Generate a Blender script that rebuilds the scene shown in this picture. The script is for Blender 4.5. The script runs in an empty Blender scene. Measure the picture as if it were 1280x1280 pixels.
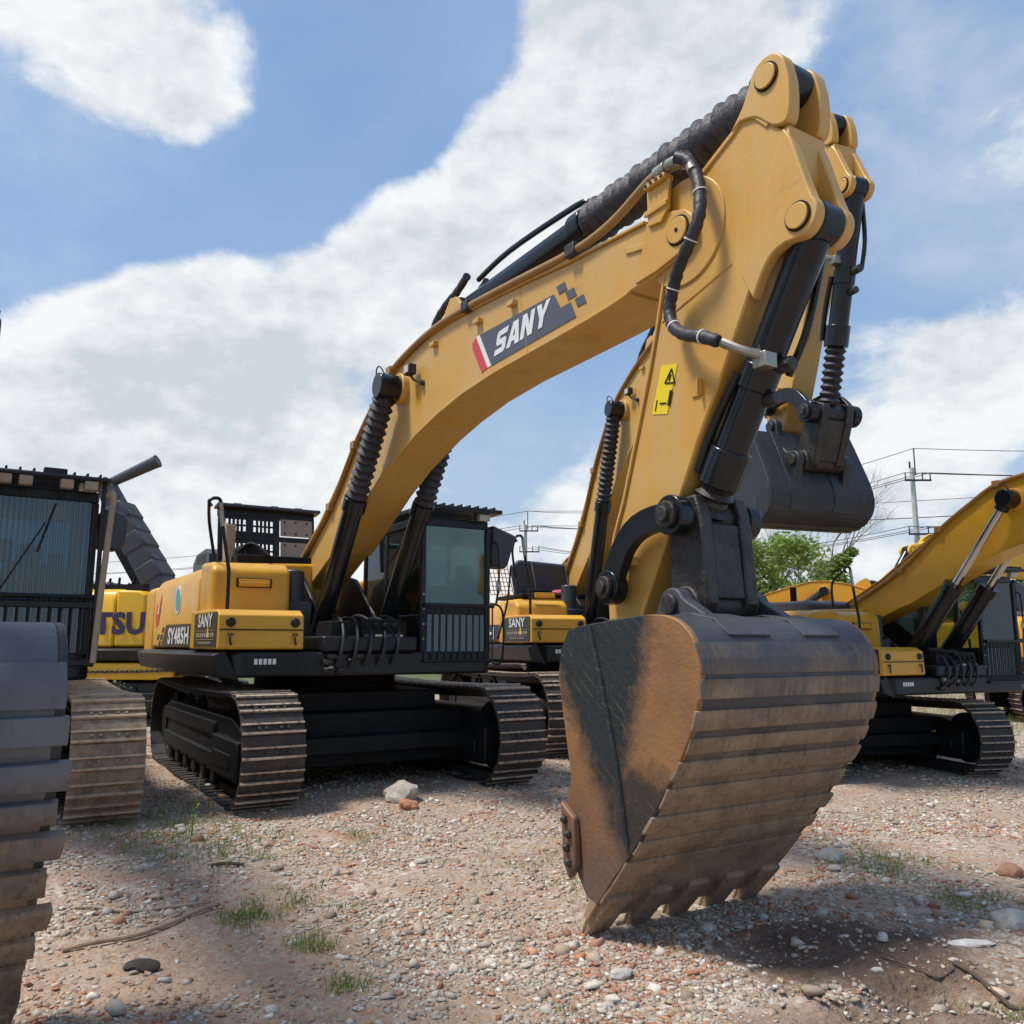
import bpy, bmesh, math, random
import numpy as np
from mathutils import Vector, Matrix, noise
R = math.radians
random.seed(7)
scene = bpy.context.scene
COL = scene.collection
# ------------------------------------------------------------------ camera numbers
FPX, CAMH, HOR = 1050.0, 1.68, 806.0
PITCH = math.atan((HOR - 640) / FPX)
def at(px, py, depth):
    """world point seen at photo pixel (px,py) at horizontal distance depth"""
    a = (px - 640) / FPX; b = -(py - 640) / FPX
    dy = math.cos(PITCH) - b * math.sin(PITCH); dz = math.sin(PITCH) + b * math.cos(PITCH)
    t = depth / dy
    return Vector((a * t, depth, CAMH + dz * t))
# ------------------------------------------------------------------ node helpers
def new_mat(name):
    m = bpy.data.materials.new(name); m.use_nodes = True
    nt = m.node_tree; b = nt.nodes['Principled BSDF']
    return m, nt, b
def N(nt, kind, **kw):
    n = nt.nodes.new(kind)
    for k, v in kw.items():
        if k in n.inputs.keys() if hasattr(n.inputs, 'keys') else False: n.inputs[k].default_value = v
        else: setattr(n, k, v)
    return n
def lk(nt, a, b): nt.links.new(a, b)
def coord(nt, kind='Object', scale=(1, 1, 1)):
    t = nt.nodes.new('ShaderNodeTexCoord'); m = nt.nodes.new('ShaderNodeMapping')
    m.inputs['Scale'].default_value = scale
    lk(nt, t.outputs[kind], m.inputs['Vector']); return m.outputs[0]
def noise_n(nt, vec, scale, detail=6, rough=.6, dist=0):
    n = nt.nodes.new('ShaderNodeTexNoise'); lk(nt, vec, n.inputs['Vector'])
    n.inputs['Scale'].default_value = scale; n.inputs['Detail'].default_value = detail
    n.inputs['Roughness'].default_value = rough; n.inputs['Distortion'].default_value = dist
    return n.outputs['Fac']
def ramp(nt, fac, stops, interp='LINEAR'):
    r = nt.nodes.new('ShaderNodeValToRGB'); lk(nt, fac, r.inputs[0]); cr = r.color_ramp
    cr.interpolation = interp
    while len(cr.elements) < len(stops): cr.elements.new(.5)
    for e, (p, c) in zip(cr.elements, stops):
        e.position = p; e.color = (c[0], c[1], c[2], 1) if len(c) == 3 else c
    return r.outputs[0]
def rampv(nt, fac, a, b, va=0., vb=1.):
    m = nt.nodes.new('ShaderNodeMapRange'); lk(nt, fac, m.inputs[0])
    for i, v in enumerate((a, b, va, vb)): m.inputs[1 + i].default_value = v
    m.clamp = True
    return m.outputs[0]
def mixc(nt, fac, a, b):
    m = nt.nodes.new('ShaderNodeMix'); m.data_type = 'RGBA'
    if isinstance(fac, (int, float)): m.inputs[0].default_value = fac
    else: lk(nt, fac, m.inputs[0])
    for i, v in ((6, a), (7, b)):
        if isinstance(v, tuple): m.inputs[i].default_value = (v[0], v[1], v[2], 1)
        else: lk(nt, v, m.inputs[i])
    return m.outputs[2]
def mth(nt, op, a, b=None, clamp=False):
    m = nt.nodes.new('ShaderNodeMath'); m.operation = op; m.use_clamp = clamp
    for i, v in ((0, a), (1, b)):
        if v is None: continue
        if isinstance(v, (int, float)): m.inputs[i].default_value = v
        else: lk(nt, v, m.inputs[i])
    return m.outputs[0]
def bump(nt, b, h, strength, dist=.01):
    n = nt.nodes.new('ShaderNodeBump'); n.inputs['Strength'].default_value = strength
    n.inputs['Distance'].default_value = dist
    lk(nt, h, n.inputs['Height']); lk(nt, n.outputs[0], b.inputs['Normal'])
def simple(name, c1, c2=None, rough=.5, metal=0., scale=4., bmp=0., bscale=60., spec=.5, dust=None, dfac=(.55, .75), coat=0):
    m, nt, b = new_mat(name); v = coord(nt)
    if c2 is None: c2 = tuple(x * .8 for x in c1)
    f = noise_n(nt, v, scale, 8, .62)
    col = mixc(nt, rampv(nt, f, .35, .68), c1, c2)
    if dust:
        d = rampv(nt, noise_n(nt, v, scale * 2.3, 10, .7), dfac[0], dfac[1])
        col = mixc(nt, d, col, dust)
        lk(nt, rampv(nt, d, 0, 1, rough, min(1, rough + .35)), b.inputs['Roughness'])
    else:
        lk(nt, rampv(nt, noise_n(nt, v, scale * 5, 5), .3, .7, rough - .06, rough + .08), b.inputs['Roughness'])
    lk(nt, col, b.inputs['Base Color'])
    b.inputs['Metallic'].default_value = metal; b.inputs['Specular IOR Level'].default_value = spec
    b.inputs['Coat Weight'].default_value = coat
    if bmp: bump(nt, b, noise_n(nt, v, bscale, 6, .6), bmp)
    return m
M = {}
# yellow paint: thin film of dust, faint vertical run marks, panel waviness
def paint(name, base, deep, dust, dlo=.5, dhi=.85, rough=.38):
    m, nt, b = new_mat(name); v = coord(nt)
    f = noise_n(nt, v, 1.3, 6, .6); col = mixc(nt, rampv(nt, f, .35, .65), base, deep)
    runs = noise_n(nt, coord(nt, 'Object', (9, 9, .6)), 1.0, 8, .65)
    d = rampv(nt, runs, dlo, dhi, 0, .55)
    col = mixc(nt, d, col, dust)
    sp = rampv(nt, noise_n(nt, v, 34, 8, .75), .66, .74, 0, .5)
    col = mixc(nt, sp, col, (.18, .13, .08))
    lk(nt, col, b.inputs['Base Color'])
    lk(nt, rampv(nt, runs, .35, .75, rough - .06, rough + .25), b.inputs['Roughness'])
    smg = rampv(nt, noise_n(nt, coord(nt, 'Object', (2.2, 2.2, 5)), 1.6, 9, .72, .6), .60, .78, 0, .5)
    grime = nt.nodes.new('ShaderNodeMix'); grime.data_type = 'RGBA'; lk(nt, smg, grime.inputs[0]); lk(nt, col, grime.inputs[6]); grime.inputs[7].default_value = (.13, .085, .04, 1)
    chip = rampv(nt, noise_n(nt, v, 70, 4, .6), .735, .75, 0, .9)
    lk(nt, mixc(nt, chip, grime.outputs[2], (.05, .04, .035)), b.inputs['Base Color'])
    bump(nt, b, noise_n(nt, v, 2.2, 3, .5), .35, .02)
    b.inputs['Coat Weight'].default_value = .15; b.inputs['Coat Roughness'].default_value = .25
    return m
M['paint'] = paint('yellow_paint', (.68, .36, .022), (.60, .29, .012), (.56, .38, .13), .52, .85)
M['boompaint'] = paint('dusty_yellow_paint', (.59, .345, .090), (.59, .305, .038), (.50, .36, .18), .42, .8, .40)
M['komat'] = paint('lemon_paint', (.80, .46, .01), (.74, .41, .01), (.6, .42, .12), .6, .95)
M['orange'] = paint('orange_paint', (.72, .35, .02), (.66, .30, .02), (.55, .36, .12), .6, .95)
M['black'] = simple('black_paint', (.008, .009, .010), (.014, .014, .016), .38, spec=.35, bmp=.05, dust=(.06, .052, .045), dfac=(.6, .85))
M['cyl'] = simple('black_cylinder_paint', (.006, .008, .010), (.011, .013, .016), .22, spec=.4, dust=(.04, .037, .033), dfac=(.62, .9))
M['dark'] = simple('dark_shade_steel', (.006, .006, .007), (.011, .011, .012), .65, spec=.25)
M['rubber'] = simple('black_rubber', (.020, .019, .024), (.030, .028, .036), .5, bmp=.5, bscale=45)
M['bellows'] = simple('dusty_bellows', (.020, .018, .024), (.05, .045, .055), .55, bmp=.8, bscale=30, scale=14)
M['plastic'] = simple('grey_plastic', (.05, .052, .058), (.04, .042, .047), .45)
M['grease'] = simple('greasy_steel', (.014, .011, .010), (.05, .042, .036), .42, bmp=1., bscale=38, scale=9)
M['chrome'] = simple('chrome_rod', (.55, .56, .58), (.45, .45, .47), .16, metal=1)
M['steelt'] = simple('zinc_fitting', (.42, .40, .33), (.30, .27, .2), .35, metal=.8)
M['pipe'] = simple('brown_yellow_pipe', (.36, .19, .05), (.30, .16, .05), .4)
M['tan'] = simple('tan_panel', (.36, .30, .25), (.30, .25, .21), .6)
M['white'] = simple('white_marking', (.78, .78, .76), (.7, .7, .68), .5)
M['red'] = simple('red_marking', (.62, .05, .055), (.55, .04, .05), .45)
M['decalgrey'] = simple('grey_decal', (.085, .09, .11), (.075, .08, .10), .45)
M['decalblack'] = simple('black_decal', (.03, .03, .03), (.045, .038, .03), .4)
M['decalyel'] = simple('yellow_sticker', (.82, .62, .01), (.78, .58, .01), .5)
M['navy'] = simple('navy_lettering', (.035, .02, .07), (.03, .018, .06), .5)
M['cyan'] = simple('blue_emblem', (.08, .42, .48), (.06, .36, .42), .5)
M['beige'] = simple('beige_tube', (.40, .32, .24), (.30, .23, .17), .7, scale=8)
M['light'] = simple('lamp_glass', (.55, .55, .5), (.4, .4, .38), .2)
M['pink'] = simple('pink_cloth', (.6, .12, .18), (.5, .1, .15), .8)
M['cover'] = simple('slate_cover', (.035, .04, .055), (.045, .05, .068), .42)
M['armgrey'] = simple('slate_arm_wrap', (.035, .035, .045), (.05, .048, .058), .6, bmp=.3, bscale=20)
M['weldshade'] = simple('ochre_weld_patch', (.50, .29, .03), (.46, .26, .03), .4)
# track shoe steel: grime plus worn bright grouser tops (by height of the shoe = UV y)
def shoe_mat(name, body, worn, amt):
    m, nt, b = new_mat(name); v = coord(nt)
    uv = nt.nodes.new('ShaderNodeUVMap'); sep = nt.nodes.new('ShaderNodeSeparateXYZ'); lk(nt, uv.outputs[0], sep.inputs[0])
    f = noise_n(nt, v, 11, 9, .7)
    base = mixc(nt, rampv(nt, f, .38, .66), body, tuple(x * 1.9 for x in body))
    top = mth(nt, 'MULTIPLY', rampv(nt, sep.outputs[1], .45, .95), rampv(nt, noise_n(nt, v, 17, 6, .7), .32, .5))
    col = mixc(nt, mth(nt, 'MULTIPLY', top, amt), base, worn)
    rust = rampv(nt, noise_n(nt, v, 6, 8, .7), .5, .7, 0, .6)
    col = mixc(nt, rust, col, (.14, .075, .045))
    lk(nt, col, b.inputs['Base Color']); b.inputs['Roughness'].default_value = .68; b.inputs['Metallic'].default_value = .1
    bump(nt, b, noise_n(nt, v, 60, 8, .7), .5, .008)
    return m
M['shoe'] = shoe_mat('dark_track_shoe', (.030, .028, .026), (.58, .45, .34), .95)
M['shoe_tan'] = shoe_mat('dusty_track_shoe', (.20, .145, .095), (.55, .42, .28), .95)
M['trackframe'] = simple('track_frame_black', (.008, .0085, .0095), (.015, .015, .016), .5, spec=.35, dust=(.07, .06, .05), dfac=(.55, .85))
# glass
def glass(name, tint, trans, rough=.03, base=.02):
    m, nt, b = new_mat(name); nt.nodes.remove(b); out = nt.nodes['Material Output']
    tr = nt.nodes.new('ShaderNodeBsdfTransparent'); tr.inputs[0].default_value = (*tint, 1)
    g = nt.nodes.new('ShaderNodeBsdfGlossy'); g.inputs['Roughness'].default_value = rough
    g.inputs['Color'].default_value = (.9, .95, .95, 1)
    d = nt.nodes.new('ShaderNodeBsdfDiffuse'); d.inputs[0].default_value = (.10, .15, .15, 1)
    fr = nt.nodes.new('ShaderNodeFresnel'); fr.inputs[0].default_value = 1.33
    m1 = nt.nodes.new('ShaderNodeMixShader'); m1.inputs[0].default_value = 1 - trans
    lk(nt, tr.outputs[0], m1.inputs[1]); lk(nt, d.outputs[0], m1.inputs[2])
    m2 = nt.nodes.new('ShaderNodeMixShader'); lk(nt, mth(nt, 'ADD', fr.outputs[0], base, True), m2.inputs[0])
    lk(nt, m1.outputs[0], m2.inputs[1]); lk(nt, g.outputs[0], m2.inputs[2])
    lk(nt, m2.outputs[0], out.inputs[0]); return m
M['glass'] = glass('teal_cab_glass', (.50, .82, .80), .93, base=.06); M['glassclear'] = glass('clear_cab_glass', (.78, .86, .84), .93, base=.05)
M['glassdark'] = glass('dark_cab_glass', (.22, .46, .58), .84, base=.07)
# bucket materials use the UV map (bucket section coordinates in metres)
def bucket_side_mat():
    m, nt, b = new_mat('bucket_side_steel'); v = coord(nt)
    uv = nt.nodes.new('ShaderNodeUVMap'); sep = nt.nodes.new('ShaderNodeSeparateXYZ'); lk(nt, uv.outputs[0], sep.inputs[0])
    X, Z = sep.outputs[0], sep.outputs[1]
    nz = mth(nt, 'SUBTRACT', noise_n(nt, v, 5.5, 14, .78), .5)
    def side(x0, z0, x1, z1, sgn):
        dx, dz = x1 - x0, z1 - z0; L = math.hypot(dx, dz); nx, nzv = -dz / L, dx / L
        d = mth(nt, 'ADD', mth(nt, 'MULTIPLY', mth(nt, 'SUBTRACT', X, x0), nx * sgn), mth(nt, 'MULTIPLY', mth(nt, 'SUBTRACT', Z, z0), nzv * sgn))
        return rampv(nt, mth(nt, 'ADD', d, mth(nt, 'MULTIPLY', nz, .40)), -.075, .075)
    a = side(6.78, 1.55, 7.41, .56, 1)
    bb = side(7.74, 1.85, 7.46, .9, -1)
    msk = mth(nt, 'MULTIPLY', a, bb)
    low = mth(nt, 'MULTIPLY', a, mth(nt, 'MULTIPLY', side(7.40, 1.0, 7.84, .98, -1), .9))
    msk = mth(nt, 'MAXIMUM', msk, low)
    rust = mixc(nt, rampv(nt, noise_n(nt, v, 3.2, 8, .65), .3, .7), (.36, .175, .065), (.24, .12, .055))
    fade = rampv(nt, mth(nt, 'ADD', Z, mth(nt, 'MULTIPLY', nz, .8)), .35, .95, 1, 0)
    rust = mixc(nt, fade, rust, (.15, .095, .07))
    scr = rampv(nt, noise_n(nt, coord(nt, 'Object', (30, 30, 3)), 1.5, 9, .7), .55, .72, 0, .6)
    blk = mixc(nt, scr, (.022, .028, .030), (.10, .095, .06))
    col = mixc(nt, msk, rust, blk)
    edge = rampv(nt, noise_n(nt, v, 22, 8, .75), .6, .72, 0, .6)
    col = mixc(nt, edge, col, (.16, .11, .06))
    ln = nt.nodes.new('ShaderNodeTexWave'); ln.wave_type = 'BANDS'; mpw = nt.nodes.new('ShaderNodeMapping'); mpw.inputs['Rotation'].default_value = (0, .9, .3); lk(nt, v, mpw.inputs[0]); lk(nt, mpw.outputs[0], ln.inputs[0]); ln.inputs['Scale'].default_value = 5.5; ln.inputs['Distortion'].default_value = 2.2; ln.inputs['Detail'].default_value = 6; ln.inputs['Detail Scale'].default_value = 3
    scl = mth(nt, 'MULTIPLY', rampv(nt, ln.outputs['Fac'], .985, 1.0), rampv(nt, noise_n(nt, v, 4, 4), .48, .6))
    col = mixc(nt, mth(nt, 'MULTIPLY', scl, .35), col, (.42, .32, .20))
    lk(nt, col, b.inputs['Base Color']); b.inputs['Roughness'].default_value = .5; b.inputs['Metallic'].default_value = .15
    bump(nt, b, mth(nt, 'ADD', noise_n(nt, v, 40, 9, .7), mth(nt, 'MULTIPLY', noise_n(nt, v, 6, 4), 1.5)), .5, .012)
    return m
M['bside'] = bucket_side_mat()
def bucket_shell_mat(name, keep, pc=(.040, .044, .052), pc2=(.065, .067, .076)):
    m, nt, b = new_mat(name); v = coord(nt)
    uv = nt.nodes.new('ShaderNodeUVMap'); sep = nt.nodes.new('ShaderNodeSeparateXYZ'); lk(nt, uv.outputs[0], sep.inputs[0])
    Z = sep.outputs[1]
    streak = noise_n(nt, coord(nt, 'Object', (26, 26, 2.0)), 1.6, 9, .7)
    big = noise_n(nt, v, 2.6, 7, .65)
    zz = mth(nt, 'ADD', Z, mth(nt, 'ADD', mth(nt, 'MULTIPLY', mth(nt, 'SUBTRACT', streak, .5), .42), mth(nt, 'MULTIPLY', mth(nt, 'SUBTRACT', big, .5), .75)))
    dirt = rampv(nt, zz, keep - .25, keep + .22, 1, 0)
    worn = rampv(nt, streak, .56, .68, 0, .55)
    paintc = mixc(nt, rampv(nt, noise_n(nt, v, 3, 5), .4, .62), pc, pc2)
    paintc = mixc(nt, worn, paintc, (.11, .095, .065))
    tan = mixc(nt, rampv(nt, noise_n(nt, v, 4.5, 8, .7), .35, .65), (.38, .265, .165), (.20, .14, .09))
    tan = mixc(nt, rampv(nt, streak, .53, .66, 0, .7), tan, (.07, .055, .045))
    lk(nt, mixc(nt, dirt, paintc, tan), b.inputs['Base Color'])
    lk(nt, rampv(nt, dirt, 0, 1, .42, .8), b.inputs['Roughness'])
    bump(nt, b, noise_n(nt, v, 30, 10, .75), .6, .012)
    return m
M['bshell'] = bucket_shell_mat('bucket_shell_steel', 1.08)
M['bshell4'] = bucket_shell_mat('bucket_shell_blue_steel', 1.08, (.085, .093, .112), (.13, .136, .152)); M['bshell4_strip'] = M['bshell4']; M['bshell_strip'] = bucket_shell_mat('bucket_strip_steel', 1.5)
M['bshell2'] = bucket_shell_mat('bucket_shell_clean', .8, (.020, .023, .026), (.032, .035, .040))
# ------------------------------------------------------------------ mesh builder
class MB:
    def __init__(s): s.v = []; s.f = []; s.m = []; s.uv = {}
    def add(s, verts, faces, mi=0):
        o = len(s.v); s.v += [tuple(p) for p in verts]
        for f in faces: s.f.append([i + o for i in f]); s.m.append(mi)
        return o
    def box(s, x0, x1, y0, y1, z0, z1, mi=0, T=None):
        P = [(x, y, z) for x in (x0, x1) for y in (y0, y1) for z in (z0, z1)]
        if T: P = [tuple(T @ Vector(p)) for p in P]
        s.add(P, [(0, 1, 3, 2), (4, 6, 7, 5), (0, 4, 5, 1), (2, 3, 7, 6), (0, 2, 6, 4), (1, 5, 7, 3)], mi); return s
    def prism(s, pts, y0, y1, mi=0, axis='y'):
        n = len(pts)
        def mk(p, t): return (p[0], t, p[1]) if axis == 'y' else ((t, p[0], p[1]) if axis == 'x' else (p[0], p[1], t))
        s.add([mk(p, y0) for p in pts] + [mk(p, y1) for p in pts],
              [list(range(n)), list(range(2 * n - 1, n - 1, -1))] + [(i, i + n, (i + 1) % n + n, (i + 1) % n) for i in range(n)], mi); return s
    def ribbon(s, pts, th, y0, y1, mi=0):
        L = []; n = len(pts)
        for i in range(n):
            a = Vector(pts[max(0, i - 1)]); b = Vector(pts[min(n - 1, i + 1)]); d = (b - a).normalized()
            L.append((pts[i][0] - d.y * th, pts[i][1] + d.x * th))
        s.prism(list(pts) + L[::-1], y0, y1, mi); return s
    def cyl(s, p0, p1, r0, r1=None, n=20, mi=0, caps=True):
        if r1 is None: r1 = r0
        return s.revolve(p0, p1, [(0, r0), (1, r1)], n, mi, caps)
    def revolve(s, p0, p1, prof, n=20, mi=0, caps=True):
        p0 = Vector(p0); p1 = Vector(p1); d = p1 - p0; L = d.length; d.normalize()
        a = d.orthogonal().normalized(); b = d.cross(a)
        V = []
        for t, r in prof:
            c = p0 + d * L * t
            V += [c + (a * math.cos(2 * math.pi * k / n) + b * math.sin(2 * math.pi * k / n)) * r for k in range(n)]
        F = [(i * n + k, i * n + (k + 1) % n, (i + 1) * n + (k + 1) % n, (i + 1) * n + k) for i in range(len(prof) - 1) for k in range(n)]
        if caps: F += [list(range(n))[::-1], [(len(prof) - 1) * n + k for k in range(n)]]
        s.add(V, F, mi); return s
    def tube(s, path, r, n=10, mi=0, smooth=True, wob=0.):
        P = [Vector(p) for p in path]
        if smooth and len(P) > 2:
            Q = []
            for i in range(len(P) - 1):
                p0 = P[max(0, i - 1)]; p1 = P[i]; p2 = P[i + 1]; p3 = P[min(len(P) - 1, i + 2)]
                for k in range(5):
                    t = k / 5
                    Q.append(.5 * ((2 * p1) + (p2 - p0) * t + (2 * p0 - 5 * p1 + 4 * p2 - p3) * t * t + (3 * p1 - p0 - 3 * p2 + p3) * t ** 3))
            Q.append(P[-1]); P = Q
        V = []; prev = None
        for i, p in enumerate(P):
            d = (P[min(i + 1, len(P) - 1)] - P[max(i - 1, 0)]).normalized()
            if prev is None: a = d.orthogonal().normalized()
            else: a = (prev - d * prev.dot(d)).normalized()
            prev = a; b = d.cross(a); rr = r * (1 + wob * math.sin(i * 2.6))
            V += [p + (a * math.cos(2 * math.pi * k / n) + b * math.sin(2 * math.pi * k / n)) * rr for k in range(n)]
        F = [(i * n + k, i * n + (k + 1) % n, (i + 1) * n + (k + 1) % n, (i + 1) * n + k) for i in range(len(P) - 1) for k in range(n)]
        F += [list(range(n))[::-1], [(len(P) - 1) * n + k for k in range(n)]]
        s.add(V, F, mi); return s
    def sphere(s, c, r, n=12, mi=0, sc=(1, 1, 1)):
        c = Vector(c); V = []; F = []
        for i in range(n // 2 + 1):
            ph = math.pi * i / (n // 2)
            V += [(c.x + r * sc[0] * math.sin(ph) * math.cos(2 * math.pi * k / n), c.y + r * sc[1] * math.sin(ph) * math.sin(2 * math.pi * k / n), c.z + r * sc[2] * math.cos(ph)) for k in range(n)]
        F = [(i * n + k, (i + 1) * n + k, (i + 1) * n + (k + 1) % n, i * n + (k + 1) % n) for i in range(n // 2) for k in range(n)]
        s.add(V, F, mi); return s
    def text(s, txt, origin, ex, ey, size, depth=.004, mi=0, shear=0., bold=.0, wide=1., align='LEFT'):
        cu = bpy.data.curves.new('lettering', 'FONT'); cu.body = txt; cu.size = 1; cu.shear = shear; cu.offset = bold
        cu.align_x = align; cu.resolution_u = 2; cu.space_character = 1 + bold
        o = bpy.data.objects.new('lettering', cu); COL.objects.link(o)
        dg = bpy.context.evaluated_depsgraph_get(); dg.update(); me = o.evaluated_get(dg).to_mesh()
        ex = Vector(ex).normalized(); ey = Vector(ey).normalized(); nz = ex.cross(ey); og = Vector(origin)
        V = [og + ex * v.co.x * size * wide + ey * v.co.y * size + nz * depth for v in me.vertices]
        s.add(V, [list(p.vertices) for p in me.polygons], mi)
        o.evaluated_get(dg).to_mesh_clear(); bpy.data.objects.remove(o); bpy.data.curves.remove(cu)
        return s
    def build(s, name, mats, parent=None, bevel=0., smooth=35, seg=2, uvf=None):
        me = bpy.data.meshes.new(name); me.from_pydata(s.v, [], s.f)
        if not isinstance(mats, (list, tuple)): mats = [mats]
        for m in mats: me.materials.append(M[m] if isinstance(m, str) else m)
        me.polygons.foreach_set('material_index', s.m)
        if uvf or getattr(s, 'uvlist', None):
            ul = me.uv_layers.new(name='UVMap'); idx = np.zeros(len(me.loops), dtype=np.int32); me.loops.foreach_get('vertex_index', idx)
            src = s.uvlist if getattr(s, 'uvlist', None) else [uvf(p) for p in s.v]
            ul.data.foreach_set('uv', np.array(src, dtype=np.float32)[idx].ravel())
        if not getattr(s, 'raw', False):
            bm = bmesh.new(); bm.from_mesh(me); bmesh.ops.recalc_face_normals(bm, faces=bm.faces); bm.to_mesh(me); bm.free()
        if smooth:
            me.polygons.foreach_set('use_smooth', [True] * len(me.polygons)); me.set_sharp_from_angle(angle=R(smooth))
        o = bpy.data.objects.new(name, me); COL.objects.link(o)
        if parent: o.parent = parent
        if bevel:
            b = o.modifiers.new('bevel', 'BEVEL'); b.width = bevel; b.segments = seg; b.limit_method = 'ANGLE'; b.angle_limit = R(40); b.harden_normals = False
        return o
def tag(o, label=None, cat=None, group=None, kind=None):
    if label: o['label'] = label
    if cat: o['category'] = cat
    if group: o['group'] = group
    if kind: o['kind'] = kind
    return o
def empty(name, loc, rz=0, sc=1):
    o = bpy.data.objects.new(name, None); o.location = loc; o.rotation_euler = (0, 0, rz); o.scale = (sc, sc, sc)
    o.empty_display_size = .2; COL.objects.link(o); return o
# ------------------------------------------------------------------ excavator section drawings (metres; x forward, z up)
BOOM = [(-0.25, 2.12), (-0.30, 2.35), (-0.197, 2.601), (-0.079, 2.781), (0.786, 3.233), (1.601, 3.78), (2.214, 4.2), (2.556, 4.42), (2.80, 4.56), (3.2, 4.70), (3.77, 4.79), (4.353, 4.79), (5.108, 4.73), (5.678, 4.675), (6.319, 4.60), (6.832, 4.56), (7.207, 4.53), (7.468, 4.50), (7.608, 4.45), (7.685, 4.36), (7.685, 4.26), (7.598, 4.19), (7.321, 4.13), (7.023, 4.109), (6.846, 4.09), (6.573, 4.075), (5.949, 4.062), (5.21, 4.05), (4.628, 4.01), (4.105, 3.93), (3.65, 3.83), (3.251, 3.71), (2.984, 3.63), (2.482, 3.42), (1.3, 2.82), (0.35, 2.42), (.30, 2.15), (.05, 2.02)]
STICK = [(8.34, 5.075), (8.265, 5.091), (8.19, 5.056), (8.14, 4.985), (8.08, 4.88), (7.98, 4.79), (7.687, 4.65), (7.496, 4.51), (7.397, 4.345), (7.337, 4.029), (7.272, 3.788), (7.19, 3.517), (7.034, 3.069), (6.886, 2.656), (6.775, 2.413), (6.673, 1.99), (6.68, 1.80), (6.80, 1.70), (6.95, 1.72), (7.03, 1.868), (7.322, 2.416), (7.426, 2.628), (7.597, 2.95), (7.781, 3.25), (7.91, 3.479), (8.06, 3.755), (8.245, 4.083), (8.353, 4.249), (8.39, 4.36), (8.392, 4.479), (8.400, 4.62)]
_OLD1 = [(8.34, 5.075), (8.265, 5.091), (8.19, 5.056), (8.14, 4.985), (8.08, 4.88), (8.20, 4.70), (8.33, 4.62), (8.45, 4.64), (8.47, 4.878), (8.41, 5.01)]
_OLD2 = [(8.12, 3.74), (8.20, 3.86), (8.305, 3.93), (8.394, 3.925), (8.475, 3.92), (8.54, 3.955), (8.565, 4.034), (8.525, 4.173), (8.477, 4.279), (8.43, 4.40), (8.36, 4.55), (8.2, 4.3), (8.05, 3.9)]
BUCKET = [(7.049, 1.793), (7.4, 1.825), (7.739, 1.846), (7.922, 1.815), (8.038, 1.725), (8.084, 1.607), (8.091, 1.518), (8.074, 1.405), (8.015, 1.241), (7.945, 1.118), (7.816, 0.929), (7.669, 0.73), (7.524, 0.554), (7.344, 0.368), (7.20, 0.20), (7.10, 0.22), (7.02, 0.32), (6.95, 0.42), (6.92, 0.76), (6.956, 0.881), (6.886, 1.215), (6.83, 1.479), (6.859, 1.645), (6.939, 1.77)]
SHELL = BUCKET[:15]
F0 = Vector((.15, 2.3)); T0 = Vector((7.537, 4.334)); S0 = Vector((4.25, 4.98)); S1 = Vector((8.276, 4.984)); P0 = Vector((8.43, 4.038))
A0 = Vector((6.846, 2.059)); B0 = Vector((7.469, 2.47)); K0 = Vector((6.95, 1.75)); D0 = Vector((7.50, 1.92)); Q0 = Vector((3.261, 4.394)); G0 = Vector((1.15, 1.5))
def rot2(p, c, a):
    p = Vector(p) - c; ca, sa = math.cos(a), math.sin(a)
    return Vector((p.x * ca - p.y * sa, p.x * sa + p.y * ca)) + c
def pt(p, y): return (p[0], y, p[1])
def crom(P, k=4):
    P = [Vector(p) for p in P]; Q = []
    for i in range(len(P) - 1):
        p0 = P[max(0, i - 1)]; p1 = P[i]; p2 = P[i + 1]; p3 = P[min(len(P) - 1, i + 2)]
        for j in range(k):
            t = j / k; Q.append(tuple(.5 * ((2 * p1) + (p2 - p0) * t + (2 * p0 - 5 * p1 + 4 * p2 - p3) * t * t + (3 * p1 - p0 - 3 * p2 + p3) * t ** 3)))
    Q.append(tuple(P[-1])); return Q
def arc(c, r, a0, a1, n): return [(c[0] + r * math.cos(R(a0 + (a1 - a0) * i / n)), c[1] + r * math.sin(R(a0 + (a1 - a0) * i / n))) for i in range(n + 1)]
BUCKET_S = crom(BUCKET[:14], 4) + BUCKET[14:]
STICK_TOPLUG = crom([(7.98, 4.79), (8.08, 4.90), (8.125, 4.985)], 3) + arc(S1, .135, 170, 5, 14) + crom([(8.43, 4.90), (8.43, 4.76), (8.40, 4.64), (8.30, 4.66), (8.18, 4.78), (8.06, 4.82)], 3)
STICK_LUG = crom([(8.08, 3.68), (8.16, 3.82), (8.24, 3.90), (8.33, 3.925)], 3) + arc(P0, .125, -80, 40, 10) + crom([(8.50, 4.20), (8.455, 4.36), (8.41, 4.52), (8.36, 4.62)], 4) + [(8.2, 4.3), (8.0, 3.85)]
STICK = STICK[4:] ; STICK = [(8.34, 4.62)] + [(8.20, 4.80)] + STICK
def bellows(mb, p0, p1, r, pitch=.065, depth=.28, n=20, mi=0, irr=0.):
    L = (Vector(p1) - Vector(p0)).length; k = max(3, int(L / pitch)); prof = []
    for i in range(k):
        j = 1 + irr * math.sin(i * 2.3) * .5
        prof += [(i / k, r * (1 - depth)), ((i + .5) / k, r * j)]
    prof.append((1, r * (1 - depth))); mb.revolve(p0, p1, prof, n, mi)
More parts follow.
